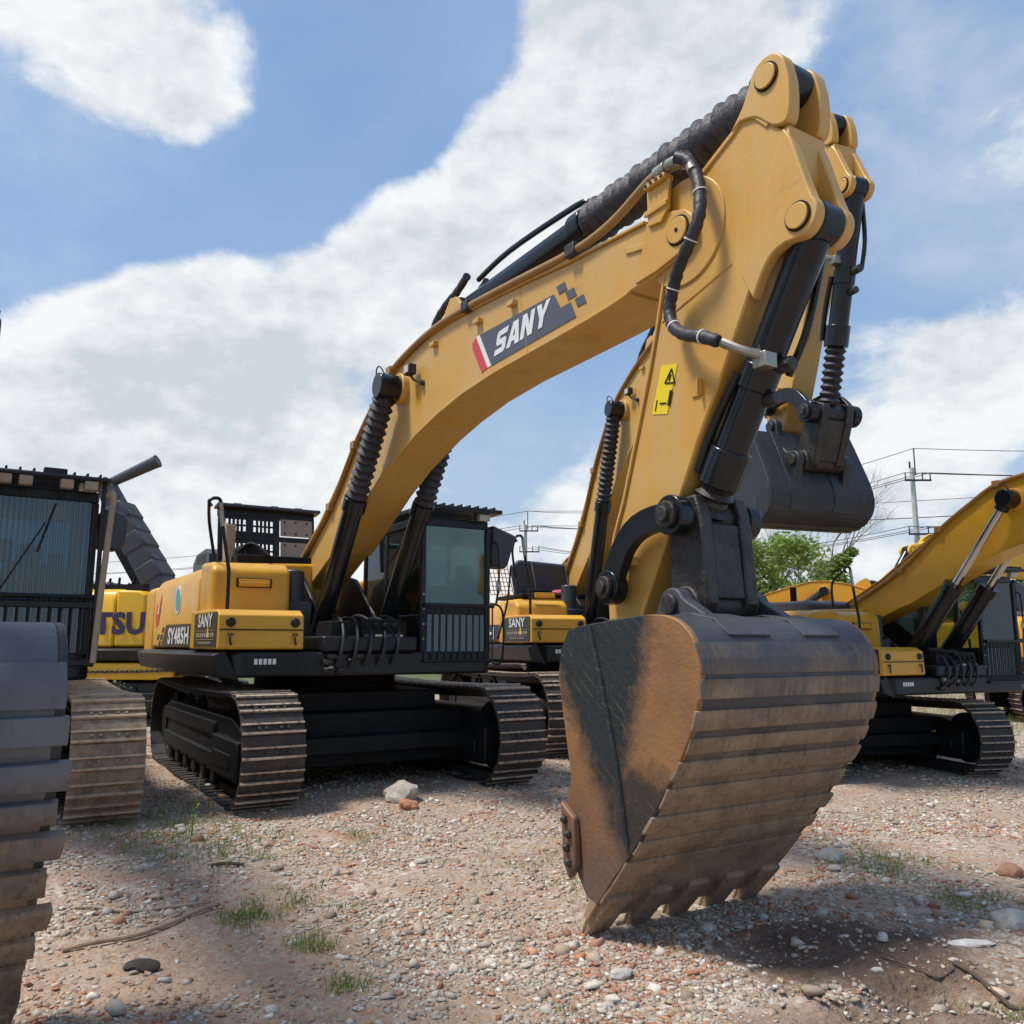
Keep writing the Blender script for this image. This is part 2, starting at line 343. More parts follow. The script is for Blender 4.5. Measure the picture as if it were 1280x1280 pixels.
def tracks(root, yo, xo, uyaw, shoe='shoe', length=5.6, h=1.17, gauge=2.95, w=.64, detail=True, stepside=-1):
    """undercarriage; returns nothing, parts parented to root"""
    T = Matrix.Rotation(uyaw, 4, 'Z') @ Matrix.Translation((xo, yo, 0))
    r = h / 2 - .06; xr = length / 2 - h / 2; zc = h / 2
    # loop path with counter clockwise parameter, top run slightly sagging
    path = []
    nb = 40
    for i in range(nb + 1):
        x = -xr + 2 * xr * i / nb; path.append((x, zc - r))
    for i in range(1, 18): a = -math.pi / 2 + math.pi * i / 18; path.append((xr + r * math.cos(a), zc + r * math.sin(a)))
    for i in range(nb + 1):
        x = xr - 2 * xr * i / nb; u = x / xr
        path.append((x, zc + r - .045 * (1 - u * u) - (.05 if abs(u) < .0 else 0)))
    for i in range(1, 18): a = math.pi / 2 + math.pi * i / 18; path.append((-xr + r * math.cos(a), zc + r * math.sin(a)))
    P = [Vector(p) for p in path]; cum = [0]
    for i in range(len(P)): cum.append(cum[-1] + (P[(i + 1) % len(P)] - P[i]).length)
    tot = cum[-1]; ns = int(round(tot / .216)); pitch = tot / ns
    def ev(sv):
        sv %= tot
        import bisect
        i = bisect.bisect_right(cum, sv) - 1; i = min(i, len(P) - 1); a = P[i]; b = P[(i + 1) % len(P)]
        return a + (b - a) * ((sv - cum[i]) / max(1e-6, cum[i + 1] - cum[i]))
    for sgn in (-1, 1):
        yc = sgn * gauge / 2
        fr = MB()
        # frame box (trapezoid) with cover ledges
        fr.prism([(-xr - .1, zc - .36), (xr - .10, zc - .36), (xr + .06, zc - .2), (xr + .02, zc + .20), (xr - .45, zc + .30), (-xr + .3, zc + .30), (-xr - .1, zc + .18)], yc - .2, yc + .2)
        fr.box(xr - 1.0, xr + .12, yc - .27, yc + .27, zc - .30, zc + .10)
        fr.box(xr - .97, xr - .12, yc - .285, yc + .285, zc - .22, zc - .05)
        fr.box(-xr + .2, xr - 1.06, yc - .25, yc + .25, zc - .30, zc - .12)
        fr.box(-xr + .1, xr - 1.1, yc - .235, yc + .235, zc + .05, zc + .22)
        for k in range(6): xx = -xr + .5 + k * .55; fr.cyl((xx, yc - .21, zc - .38), (xx, yc + .21, zc - .38), .12, n=16)
        o = fr.build('track_frame', 'trackframe', root, bevel=.02); o.matrix_local = T
        if detail:
            for k in (-.9, -.1):
                e = MB(); e.tube([(k - .12, yc + sgn * .12, zc + .24), (k - .11, yc + sgn * .12, zc + .40), (k, yc + sgn * .12, zc + .46), (k + .11, yc + sgn * .12, zc + .40), (k + .12, yc + sgn * .12, zc + .24)], .035)
                e.build('carrier_bracket', 'trackframe', o)
            for nm, x in (('idler_wheel', xr), ('sprocket', -xr)):
                e = MB(); e.cyl((x, yc - .09, zc), (x, yc + .09, zc), r - .12, n=32); e.cyl((x, yc - .22, zc), (x, yc + .22, zc), .2, n=24)
                if nm == 'sprocket':
                    for j in range(16): a = j * math.pi / 8; e.box(r - .16, r - .06, -.05, .05, -.05, .05, T=Matrix.Translation((x, yc, zc)) @ Matrix.Rotation(a, 4, 'Y'))
                e.build(nm, 'dark', o)
        b = MB(); UV = []
        for i in range(ns):
            c = ev((i + .5) * pitch); d = (ev((i + .5) * pitch + .04) - ev((i + .5) * pitch - .04)).normalized(); nrm = Vector((d.y, -d.x))  # outward
            def q(u, hh, y): p = c + d * u + nrm * hh; return (p.x, y, p.y)
            hw = pitch * .5
            sec = [(-hw * .98, .0, 0), (-hw * .98, .052, 1), (-hw * .80, .058, 1), (-hw * .66, .018, 0), (-hw * .06, .018, 0), (hw * .0, .044, .9), (hw * .16, .044, .9), (hw * .22, .018, 0), (hw * 1.16, .014, 0), (hw * 1.16, -.012, 0)]
            tilt = random.uniform(-.002, .002)
            for yy in (yc - w / 2, yc + w / 2):
                for u, hh, t in sec: b.v.append(q(u, hh + .03 + tilt, yy)); UV.append((0, t))
            n = len(sec); o0 = i * 2 * n
            b.f.append([o0 + k for k in range(n)]); b.m.append(0); b.f.append([o0 + n + k for k in range(n)][::-1]); b.m.append(0)
            for k in range(n): b.f.append([o0 + k, o0 + (k + 1) % n, o0 + n + (k + 1) % n, o0 + n + k]); b.m.append(0)
        if detail:
            for i in range(ns):
                c = ev((i + .5) * pitch); d = (ev((i + .5) * pitch + .04) - ev((i + .5) * pitch - .04)).normalized(); nrm = Vector((d.y, -d.x))
                for yy in (yc - .15, yc - .075, yc + .075, yc + .15):
                    o0 = len(b.v)
                    for y2 in (yy - .014, yy + .014):
                        for u, hh in ((-.045, .046), (-.017, .046), (-.017, .066), (-.045, .066)):
                            p = c + d * u + nrm * hh; b.v.append((p.x, y2, p.y)); UV.append((0, 0))
                    for f in ((0, 1, 2, 3), (7, 6, 5, 4), (0, 4, 5, 1), (1, 5, 6, 2), (2, 6, 7, 3), (3, 7, 4, 0)): b.f.append([o0 + k for k in f]); b.m.append(0)
        # chain links under the shoes
        base = len(b.v)
        for i in range(ns):
            c = ev((i + .5) * pitch); d = (ev((i + .5) * pitch + .04) - ev((i + .5) * pitch - .04)).normalized(); nrm = Vector((d.y, -d.x))
            for yy in (yc - .11, yc + .11):
                o0 = len(b.v)
                for y2 in (yy - .02, yy + .02):
                    for u, hh in ((-.11, .028), (.11, .028), (.11, -.07), (-.11, -.07)):
                        p = c + d * u + nrm * hh; b.v.append((p.x, y2, p.y)); UV.append((0, 0))
                for f in ((0, 1, 2, 3), (7, 6, 5, 4), (0, 4, 5, 1), (1, 5, 6, 2), (2, 6, 7, 3), (3, 7, 4, 0)): b.f.append([o0 + k for k in f]); b.m.append(0)
        b.uvlist = UV
        b.build('track_belt', shoe, o, smooth=0)
    c = MB(); hh = h * .35
    c.box(-1.3, 1.65, -gauge / 2 + .2, gauge / 2 - .2, zc - .32, zc + .30); c.box(1.66, 1.86, -gauge / 2 + .21, gauge / 2 - .21, zc - .16, zc + .04)
    c.box(-1.5, -.5, -gauge / 2 + .21, gauge / 2 - .21, zc - .1, zc + .12); c.cyl((0, 0, zc + .29), (0, 0, 1.32), .95, n=40); c.box(-1.2, 1.5, -.95, .95, zc + .301, 1.12)
    o = c.build('car_body', 'dark', root, bevel=.02); o.matrix_local = T
def text_part(parent, name, mat, *a, **k):
    m = MB(); m.text(*a, **k); m.raw = True
    return m.build(name, mat, parent, smooth=0)
def make_bucket(root, tf, shell='bshell', hw=.728, detail=True, sidem='bside'):
    """tf: maps section coords -> posed coords"""
    s = MB(); UV = []
    pts = SHELL; out = [tf(p) for p in pts]
    # densify
    dens = []
    dens = [Vector(q) for q in crom(pts, 3)]
    n = len(dens); inner = []
    for i in range(n):
        d = (dens[min(n - 1, i + 1)] - dens[max(0, i - 1)]).normalized(); inner.append(dens[i] + Vector((-abs(d.y) * .04 if d.y < 0 else 0, 0)) + Vector((d.y, -d.x)) * .04)
    ring = dens + inner[::-1]
    ny = 9
    for j in range(ny):
        y = -hw + .025 + (2 * hw - .05) * j / (ny - 1)
        for p in ring: q = tf(p); s.v.append((q.x, y, q.y)); UV.append((p.x, p.y))
    m = len(ring)
    for j in range(ny - 1):
        for k in range(m): s.f.append([j * m + k, j * m + (k + 1) % m, (j + 1) * m + (k + 1) % m, (j + 1) * m + k]); s.m.append(0)
    s.f.append(list(range(m))); s.m.append(0); s.f.append([(ny - 1) * m + k for k in range(m)][::-1]); s.m.append(0)
    s.uvlist = UV
    sh = s.build('bucket_shell', shell, root, bevel=.006)
    def strip(i0, t0, i1, t1, th, ex, name='wear_strip'):
        if shell == 'bshell4': th *= 2.2; ex = ex * 2.6 + .004
        w = MB(); U = []
        a = [Vector(pts[i0]).lerp(Vector(pts[i0 + 1]), t0)] + [Vector(pts[i]) for i in range(i0 + 1, i1 + 1)] + [Vector(pts[i1]).lerp(Vector(pts[i1 + 1]), t1)]
        dd = []
        for i in range(len(a) - 1):
            for k in range(4): dd.append(a[i].lerp(a[i + 1], k / 4))
        dd.append(a[-1]); k = len(dd); o = []
        for i in range(k):
            d = (dd[min(k - 1, i + 1)] - dd[max(0, i - 1)]).normalized(); nn = Vector((-d.y, d.x))
            tt = th if 0 < i < k - 1 else th * .75
            o.append(dd[i] + nn * tt)
        rg = o + [p - Vector((0, 0)) for p in dd[::-1]]
        for j in range(7):
            y = -hw - ex + 2 * (hw + ex) * j / 6
            for p in rg:
                q = tf(p); wob = .006 * math.sin(p.x * 31 + j * 2.1) if j in (0, 6) else 0
                w.v.append((q.x, y + wob, q.y)); U.append((p.x, p.y))
        mm = len(rg)
        for j in range(6):
            for c in range(mm): w.f.append([j * mm + c, j * mm + (c + 1) % mm, (j + 1) * mm + (c + 1) % mm, (j + 1) * mm + c]); w.m.append(0)
        w.f.append(list(range(mm))); w.m.append(0); w.f.append([6 * mm + c for c in range(mm)][::-1]); w.m.append(0)
        w.uvlist = U; w.build(name, 'bshell_strip' if shell == 'bshell' else shell, sh, bevel=.004)
    # wear strips: alternately proud and recessed across the back
    strip(4, .3, 5, .9, .012, .0); strip(6, .1, 7, .0, .016, .006); strip(7, .35, 7, .98, .020, .016); strip(8, .3, 8, .98, .018, .004); strip(9, .2, 9, .72, .022, .018)
    strip(10, .0, 10, .55, .018, .006); strip(10, .80, 11, .30, .022, .020); strip(11, .62, 12, .05, .016, .006)
    strip(12, .35, 13, .9, .018, .0)
    # lip plate and side plates
    lip = MB(); U = []
    for y in (-hw - .005, hw + .005):
        for p in ((7.25, .27), (7.10, .085), (7.06, .11), (7.18, .32)): q = tf(p); lip.v.append((q.x, y, q.y)); U.append(p)
    for f in ((0, 1, 2, 3), (7, 6, 5, 4), (0, 4, 5, 1), (1, 5, 6, 2), (2, 6, 7, 3), (3, 7, 4, 0)): lip.f.append(list(f)); lip.m.append(0)
    lip.uvlist = U; lip.build('cutting_edge', shell, root, bevel=.008)
    for sg in (-1, 1):
        p = MB(); y0 = sg * (hw - .03); y1 = sg * (hw + .006)
        pp = [tf(q) for q in BUCKET_S]; p.prism(pp, min(y0, y1), max(y0, y1)); p.uvlist = [tuple(q) for q in BUCKET_S] * 2
        # recessed inward shape is kept by the thin rim following the back curve
        sp = p.build('side_plate', sidem, root, bevel=.006)
        if detail:
            rd = MB(); rl = [tf(q) for q in ((7.17, 1.79), (7.30, 1.38), (7.41, .98), (7.485, .58))]
            rd.tube([(q.x, sg * (hw + .012), q.y) for q in rl], .017, 8); rd.uvlist = [(7.3, 1.3)] * len(rd.v); rd.build('stiffener_rib', sidem, sp)
            rim = MB(); RI = BUCKET[2:15]; rim.ribbon([tf(q) for q in RI], -.05, min(sg * hw, sg * (hw + .028)), max(sg * hw, sg * (hw + .028)))
            rim.uvlist = [tuple(q) for q in RI] * 4; rim.uvlist = rim.uvlist[:len(rim.v)]
            cut = MB(); CO = [(6.905, .74), (7.04, .66), (7.06, .40), (6.99, .30), (6.93, .38)]
            cut.prism([tf(q) for q in CO], min(sg * (hw + .007), sg * (hw + .055)), max(sg * (hw + .007), sg * (hw + .055)))
            cut.uvlist = CO * 2; c = cut.build('side_cutter', sidem, sp, bevel=.012)
            for q in ((6.96, .64), (7.0, .56), (6.98, .48), (7.0, .40)):
                bt = MB(); w = tf(q); bt.revolve((w.x, sg * (hw + .05), w.y), (w.x, sg * (hw + .085), w.y), [(0, .026), (.6, .026), (1, .012)], 6); bt.build('bolt', 'grease', c)
    for k in range(5):
        y = -hw + .10 + k * (2 * hw - .2) / 4; t = MB(); U = []
        sec = [(7.24, .30), (7.30, .24), (7.10, .03), (6.965, -.10), (6.93, -.085), (7.02, .05), (7.09, .15)]
        wid = [.085, .085, .08, .052, .05, .08, .085]
        nn = len(sec)
        for sg in (-1, 1):
            for p, w in zip(sec, wid): q = tf(p); t.v.append((q.x, y + sg * w, q.y)); U.append(p)
        t.f += [list(range(nn)), [nn + i for i in range(nn)][::-1]] + [[i, nn + i, nn + (i + 1) % nn, (i + 1) % nn] for i in range(nn)]; t.m += [0] * (nn + 2)
        t.uvlist = U; t.build('tooth', shell, root, bevel=.014)
    for y in (-.33, .33):
        e = MB(); ear = [(6.87, 1.66)] + arc(K0, .10, 200, 50, 8) + [(7.2, 1.80), (7.36, 1.86)] + arc(D0, .10, 160, 20, 8) + [(7.80, 1.84), (7.7, 1.76), (7.1, 1.72)]
        e.prism([tf(q) for q in ear], y - .045, y + .045); e.uvlist = [(7.3, 2)] * len(e.v); e.build('bucket_ear', shell, root, bevel=.01)
        for c in (K0, D0):
            q = tf(c); e = MB(); sg = 1 if y > 0 else -1; e.cyl((q.x, y + sg * .046, q.y), (q.x, y + sg * .075, q.y), .062, n=24); e.build('pin', 'grease', root, bevel=.008)
    rf = MB(); RS = [SHELL[i] for i in range(0, 5)]
    for y in (-.3, .3):
        rf.ribbon([tf(q) for q in RS], .014, y - .16, y + .16)
    rf.uvlist = ([tuple(q) for q in RS] + [tuple(q) for q in RS[::-1]]) * 4; rf.build('reinforcement_plate', shell, sh, bevel=.004)

def excavator(label, loc, yaw, sc=1., ab=0., ast=0., abk=0., shoe='shoe', paintm='paint', boomm='boompaint', uc=(0, 0, 0), cabguard=True, hood_open=True, detail=True,
              shell='bshell', sidem='bshell2', hoodz=2.68, cover=False, brand=True, model='SY485H', with_boom=True, rods='bellows', cabglass='glass', bars=False, group='excavators parked in rows', toolbox=True, boomtext=None, cat='excavator'):
    root = empty('excavator', loc, R(yaw) - math.pi / 2, sc); tag(root, label, cat, group)
    tracks(root, uc[1], uc[0], uc[2], shoe, detail=detail)
    # ---------------- upper structure
    pf = MB(); pf.prism([(-2.7, -1.55), (1.95, -1.62), (2.05, -1.5), (2.05, 1.52), (1.95, 1.62), (-2.7, 1.55)], 1.33, 1.60, axis='z'); pf.box(-1.2, 2.1, -.62, .55, 1.6, 1.78)
    pf.build('platform', 'black', root, bevel=.03)
    sk = MB()  # sloping skirt below the right side
    sk.prism([(-1.66, 1.62), (-1.80, 1.57), (-1.74, 1.36), (-1.5, 1.30)], -3.0, 2.02, axis='x'); sk.build('side_skirt', 'black', root, bevel=.012); sk = MB(); sk.prism([(1.64, 1.62), (1.72, 1.57), (1.68, 1.36), (1.5, 1.30)], -3.0, .3, axis='x')
    sk.build('side_skirt', 'black', root, bevel=.012)
    tt = MB(); br = 'black'
    for y in (-.36, .36):
        tt.prism([(-.5, 1.6), (1.55, 1.6), (1.35, 1.95), (.55, 2.55), (.2, 2.62), (-.15, 2.5), (-.45, 2.0)], y - .03, y + .03)
    tt.box(-.5, -.44, -.33, .33, 1.6, 2.0); tt.build('boom_bracket', 'black', root, bevel=.015)
    cw = MB(); CP = []
    for k in range(13):
        a = -math.pi / 2 + math.pi * k / 12; CP.append((-3.15 - 1.0 * max(0, math.cos(a)) ** .55, 1.66 * math.sin(a)))
    cw.prism([(-2.62, -1.66)] + CP + [(-2.62, 1.66)], 1.36, hoodz - .12, axis='z'); cw.build('counterweight', paintm, root, bevel=.09, seg=4)
    hd = MB(); z1 = hoodz
    sec = [(-1.65, 1.63), (-1.65, z1 - .22), (-1.56, z1 - .05), (-1.35, z1 + .02), (-.2, z1 + .06), (-.2, 1.63)]
    hd.prism(sec, -2.60, .50, axis='x'); hd.build('engine_hood', paintm, root, bevel=.05, seg=4)
    tk = MB(); tk.prism([(.515, 1.64), (.515, z1 - .01), (1.02, z1 - .03), (1.16, z1 - .12), (1.20, 1.64)], -1.645, -.72); tko = tk.build('fuel_tank', paintm, root, bevel=.055, seg=4)
    if detail:
        ins = MB(); ins.box(1.185, 1.20, -1.35, -.98, 2.36, 2.45); ins.box(1.19, 1.222, -1.34, -.99, 2.37, 2.415); ins.build('hatch_handle', paintm, tko, bevel=.006)
        rc = MB(); rc.box(1.12, 1.189, -1.37, -.96, 2.35, 2.46); rc.build('hatch_recess', 'dark', tko)
    lh = MB(); lh.box(-2.6, .1, .62, 1.64, 1.61, z1 - .1); lh.build('left_side_housing', paintm, root, bevel=.05, seg=3)
    if toolbox:
        tb = MB(); tb.prism([(.62, 1.63), (.62, 2.07), (1.90, 2.06), (2.02, 2.0), (2.04, 1.65), (2.02, 1.63)], -1.745, -.82); tbo = tb.build('toolbox', paintm, root, bevel=.035, seg=3)
        ln = MB(); ln.box(2.032, 2.046, -1.735, -.83, 1.835, 1.847)
        if detail:
            ln.build('lid_seam', 'dark', tbo)
            for y in (-1.62, -.92):
                l = MB(); l.revolve((2.03, y, 1.92), (2.055, y, 1.92), [(0, .05), (.8, .05), (1, .04)], 20); l.box(2.04, 2.062, y - .03, y + .03, 1.912, 1.928); l.build('lock', 'black', tbo, bevel=.003)
                l = MB(); l.box(2.04, 2.062, y - .028, y + .028, 1.78, 1.80); l.tube([(2.055, y, 1.79), (2.07, y - .01, 1.74), (2.055, y + .01, 1.68)], .012, 6); l.build('latch', 'grease', tbo)
            d = MB(); d.box(.86, 1.97, -1.752, -1.747, 1.66, 2.03); dp = d.build('decal_panel', 'decalblack', tbo)
            if brand:
                text_part(dp, 'lettering', 'white', 'SANY', (1.08, -1.753, 1.88), (1, 0, 0), (0, 0, 1), .20, bold=.02, wide=1.35)
                d = MB()
                for i in range(9): d.box(1.0 + i * .10, 1.07 + i * .10, -1.757, -1.753, 1.765, 1.81)
                d.box(.98, 1.88, -1.757, -1.753, 1.83, 1.836); d.box(.98, 1.88, -1.757, -1.753, 1.735, 1.741)
                for i in range(8): d.box(1.12 + i * .08, 1.17 + i * .08, -1.757, -1.753, 1.69, 1.715)
                d.build('small_lettering', 'tan', dp); d = MB(); d.prism([(1.56, 1.76), (1.64, 1.76), (1.62, 1.85), (1.60, 1.88), (1.58, 1.85)], -1.762, -1.758); d.build('logo_mark', 'decalyel', dp)
    if detail and brand:
        d = MB(); d.prism([(-1.85, 1.66), (-1.5, 1.96), (.42, 1.94), (.26, 1.66)], -1.656, -1.652)
        for i, (x, z) in enumerate(((-2.08, 1.67), (-1.95, 1.76), (-1.84, 1.86), (-2.2, 1.76))): d.prism([(x, z), (x + .07, z + .07), (x + .20, z + .07), (x + .13, z)], -1.656, -1.652)
        dp = d.build('side_decal', 'decalblack', root)
        d = MB(); d.prism([(.28, 1.66), (.46, 1.98), (.615, 2.06), (.615, 1.95), (.44, 1.66)], -1.657, -1.653); d.build('red_stripe', 'red', dp)
        text_part(dp, 'model_lettering', 'white', model, (-1.28, -1.66, 1.70), (1, 0, 0), (0, 0, 1), .29, bold=.035, wide=1.42)
        d = MB(); d.cyl((-.76, -1.651, 2.28), (-.76, -1.657, 2.28), .19, n=28); e1 = d.build('round_sticker', 'white', root)
        d = MB(); d.cyl((-.76, -1.658, 2.28), (-.76, -1.661, 2.28), .15, n=28); d.build('sticker_centre', 'cyan', e1)
        d = MB(); d.prism([(-2.35, 1.95), (-2.15, 1.98), (-2.05, 2.15), (-2.0, 2.4), (-2.12, 2.3), (-2.18, 2.2), (-2.38, 2.3), (-2.45, 2.1)], -1.656, -1.652); d.build('flame_sticker', 'red', root)
        d = MB(); d.prism([(-2.30, 2.12), (-2.16, 2.14), (-2.1, 2.3), (-2.2, 2.22)], -1.660, -1.657); d.build('flame_sticker_light', 'white', root)
    # boxes on the right front: name plate letters on black skirt
    if detail:
        pl = MB()
        for i in range(5): pl.box(1.5 + i * .1, 1.57 + i * .1, -1.803, -1.799, 1.43, 1.53)
        t = MB()
        for i in range(5): t.box(2.052, 2.056, -1.36 + i * .05, -1.325 + i * .05, 1.47, 1.53)
        t.build('white_marks', 'white', root)
        # hand rail
        h = MB(); h.tube([(1.45, -1.76, 3.24), (1.45, -1.79, 3.30), (1.45, -1.73, 3.34), (1.45, -1.66, 3.30), (1.45, -1.62, 3.0), (1.45, -1.55, 2.62), (1.45, -1.53, 2.45), (1.45, -1.53, 1.9), (1.5, -1.55, 1.62)], .021, 10)
        h.tube([(1.45, -1.79, 3.28), (1.1, -1.70, 3.1), (1.0, -1.6, 2.7)], .019, 8); h.build('hand_rail', 'black', root)
        h = MB(); h.tube([(1.45, -1.66, 3.29), (1.45, -1.625, 3.02)], .024, 10, smooth=False); h.build('rail_worn_section', 'steelt', root)
        # fitting cluster in front of boom bracket
        v = MB(); v.box(1.5, 2.0, -.5, .45, 1.6, 1.95); v.box(1.95, 2.06, -.15, .35, 1.72, 1.98)
        for i in range(4): v.cyl((2.06, -.1 + i * .12, 1.9), (2.12, -.1 + i * .12, 1.9), .035, n=8)
        vo = v.build('valve_block', 'dark', root, bevel=.01)
        for i in range(4):
            v = MB(); y = -.12 + i * .13; v.box(2.065, 2.085, y, y + .09, 1.74, 1.80); v.box(2.065, 2.082, y + .01, y + .08, 1.62, 1.70); v.build('valve_label', 'steelt' if i % 2 else 'plastic', vo)
        for i in range(5):
            v = MB(); y = -.42 + i * .17; v.tube([(1.3, y, 1.85), (1.55, y + .04, 2.02 - .04 * (i % 2)), (1.9, y + .07, 1.97), (2.10, y + .04, 1.78), (2.12, y, 1.55), (2.0, y - .05, 1.40)], .020, 8); v.build('hydraulic_hose', 'rubber', root)
        for i in range(12):
            v = MB(); a_, b_, c_, r_ = 2.06 + random.random() * .05, -.62 + random.random() * .5, 1.38 + random.random() * .2, .012 + random.random() * .022
            v.cyl((a_, b_, c_), (a_, b_ + r_ * 3, c_), r_, n=8); v.build('hose_fitting', 'steelt' if i % 3 == 0 else 'grease', root, bevel=.003)
    if detail:
        g = MB(); g.cyl((.95, -.62, 2.05), (.95, -.62, 2.60), .13, n=24); g.box(.2, 1.1, -.71, -.42, 1.62, 2.2); g.build('plastic_shroud', 'cover', root, bevel=.02)
    # ---------------- engine cover: raised door or soft cover
    if hood_open:
        T = Matrix.Translation((-.5, -.55, hoodz + .08)) @ Matrix.Rotation(R(-8), 4, 'Y') @ Matrix.Rotation(R(0), 4, 'Z')
        d = MB(); W = .68; H = .80
        # frame with four slotted openings left, two tan panels right
        for (y0, y1, za, zb) in ((-W, W, 0, .07), (-W, W, H - .09, H), (-W, -W + .10, .07, H - .09), (W - .07, W, .07, H - .09), (-.30, -.20, .07, H - .09), (.08, .17, .07, H - .09), (-W + .1, -.3, .37, .44), (-.2, .08, .37, .44), (.17, W - .07, .37, .44)):
            d.box(-.02, .02, y0, y1, za, zb, T=T)
        for (ya, yb) in ((-W + .1, -.3), (-.2, .08)):
            for (za, zb) in ((.07, .37), (.44, H - .09)):
                k = 5
                for i in range(1, k): yy = ya + (yb - ya) * i / k; d.box(-.015, .015, yy - .016, yy + .016, za, zb, T=T)
                d.box(-.013, .013, ya, yb, (za + zb) / 2 - .012, (za + zb) / 2 + .012, T=T); d.box(-.014, .014, ya, yb, za, za + .05, T=T); d.box(-.014, .014, ya, yb, zb - .05, zb, T=T)
        ho = d.build('raised_engine_door', 'black', root, bevel=.004)
        d = MB(); d.box(-.08, .14, -W - .04, W + .06, H + .001, H + .045, T=T); d.box(-.07, -.02, -W, W, H - .1, H, T=T); d.build('door_cap', 'cover', ho, bevel=.01)
        for za, zb in ((.10, .36), (.45, H - .10)):
            d = MB(); d.box(.021, .035, .18, W - .04, za, zb, T=T); p = d.build('bolted_panel', 'tan', ho, bevel=.004)
            for yy in (.24, .40, .56):
                for zz in (za + .04, zb - .04): d = MB(); d.cyl(T @ Vector((.036, yy, zz)), T @ Vector((.042, yy, zz)), .014, n=10); d.build('bolt', 'dark', p)
        for y in (-.42, .1, .45):
            d = MB(); d.tube([T @ Vector((.02, y - .05, H + .04)), T @ Vector((.02, y - .05, H + .08)), T @ Vector((.02, y + .05, H + .08)), T @ Vector((.02, y + .05, H + .04))], .01, 6, smooth=False); d.build('door_handle', 'black', ho)
        d = MB(); d.prism([(-1.8, hoodz), (-.75, hoodz), (-.80, hoodz + .26), (-1.0, hoodz + .34), (-1.6, hoodz + .30), (-1.8, hoodz + .18)], -1.28, -.75)
        for i in range(5): d.box(-1.55, -.95, -1.292, -1.275, hoodz + .16 + i * .025, hoodz + .17 + i * .025)
        d.build('intake_box', 'plastic', root, bevel=.03)
        d = MB(); d.box(-.6, .45, -1.2, .0, hoodz + .03, hoodz + .14); d.box(-.7, -.3, -.9, -.6, hoodz + .1, hoodz + .3); d.cyl((-.2, -1.15, hoodz + .05), (-.2, -1.15, hoodz + .28), .09)
        for i in range(6): d.tube([(-.3 + i * .1, -1.2, hoodz + .1), (-.2 + i * .1, -1.0, hoodz + .3), (i * .1, -.8, hoodz + .12)], .025, 6)
        d.build('engine_parts', 'dark', root, bevel=.01)
        d = MB(); d.tube([(-.9, -1.0, hoodz + .3), (-.9, -1.0, hoodz + .45), (-.98, -1.0, hoodz + .54)], .065, 12); d.build('exhaust_pipe', 'beige', root)
        d = MB(); d.box(.1, .16, -1.30, -1.16, hoodz, hoodz + .55); d.build('door_post', 'beige', root, bevel=.01); d = MB(); d.tube([(.9, -1.45, hoodz - .02), (.55, -1.40, hoodz + .5)], .03, 8, smooth=False); d.build('door_prop', 'beige', root, bevel=.01)
    elif cover:
        d = MB(); d.prism([(-1.25, hoodz + .05), (-1.35, hoodz + .62), (-1.2, hoodz + .74), (.05, hoodz + .66), (.22, hoodz + .50), (.18, hoodz + .05)], .0, .12, axis='x')
        ho = d.build('raised_engine_cover', 'cover', root, bevel=.05, seg=4)
        d = MB()
        for y in (-.85, -.2): d.tube([(.13, y, hoodz + .06), (.135, y - .12, hoodz + .7)], .012, 6, smooth=False)
        d.tube([(.13, -1.25, hoodz + .07), (.13, .2, hoodz + .07)], .012, 6, smooth=False)
        d.build('seam', 'steelt', ho)
        d = MB(); d.box(-.8, .5, -1.3, .1, hoodz + .05, hoodz + .12); d.box(-.2, .4, -1.1, -.2, hoodz + .1, hoodz + .2)
        d.build('engine_parts', 'dark', root, bevel=.02)
        d = MB(); d.sphere((.45, -.55, hoodz + .14), .10, sc=(.8, 1.7, .6)); d.build('rag', 'pink', root)
        # mesh guard
        d = MB()
        for i in range(7): d.tube([(.2, -1.75 + i * .07, hoodz + .1), (.15, -1.88 + i * .07, hoodz + .72)], .008, 5, smooth=False)
        for i in range(9): d.tube([(.2, -1.76 - i * .014, hoodz + .1 + i * .075), (.2, -1.34 - i * .014, hoodz + .1 + i * .075)], .008, 5, smooth=False)
        d.build('mesh_guard', paintm, root)
    else:
        d = MB(); d.prism([(-2.3, hoodz - .02), (.1, hoodz - .02), (.12, hoodz + .14), (0, hoodz + .2), (-2.1, hoodz + .22), (-2.3, hoodz + .1)], -1.2, -.1); d.build('engine_cover', 'cover', root, bevel=.05, seg=3)
        d = MB(); d.tube([(-.9, -.6, hoodz + .1), (-.9, -.6, hoodz + .5)], .06, 12, smooth=False); d.build('exhaust_pipe', 'dark', root)
    # ---------------- cab
    x0, x1, y0, y1, z0, z3 = .15, 2.02, .62, 1.60, 1.44, 3.26
    c = MB(); p = .07
    c.box(x0, x1, y0, y1, z0, z0 + .12); c.box(x0, x1 - .06, y0, y1, z3 - .12, z3)
    for (xx, yy) in ((x0, y0), (x0, y1 - p), (x1 - p, y0), (x1 - p, y1 - p)): c.box(xx, xx + p, yy, yy + p, z0 + .12, z3 - .12)
    c.box(x0 + p, x1 - p, y0 + .01, y0 + .05, z0 + .12, 2.05); c.box(x0 + p, x1 - p, y1 - .05, y1 - .01, z0 + .12, 2.05); c.box(x0 + .01, x0 + .05, y0 + p, y1 - p, z0 + .12, 2.3)
    c.box(.85, .95, y0 + .012, y0 + .062, 2.05, z3 - .12); c.box(.85, .95, y1 - .062, y1 - .012, 2.05, z3 - .12); c.box(x1 - .06, x1 - .01, y0 + p, y1 - p, 2.05, 2.13)
    cab = c.build('cab', 'black', root, bevel=.03, seg=3)
    def pane(name, a, mat=cabglass): q = MB(); q.box(*a); return q.build(name, mat, cab)
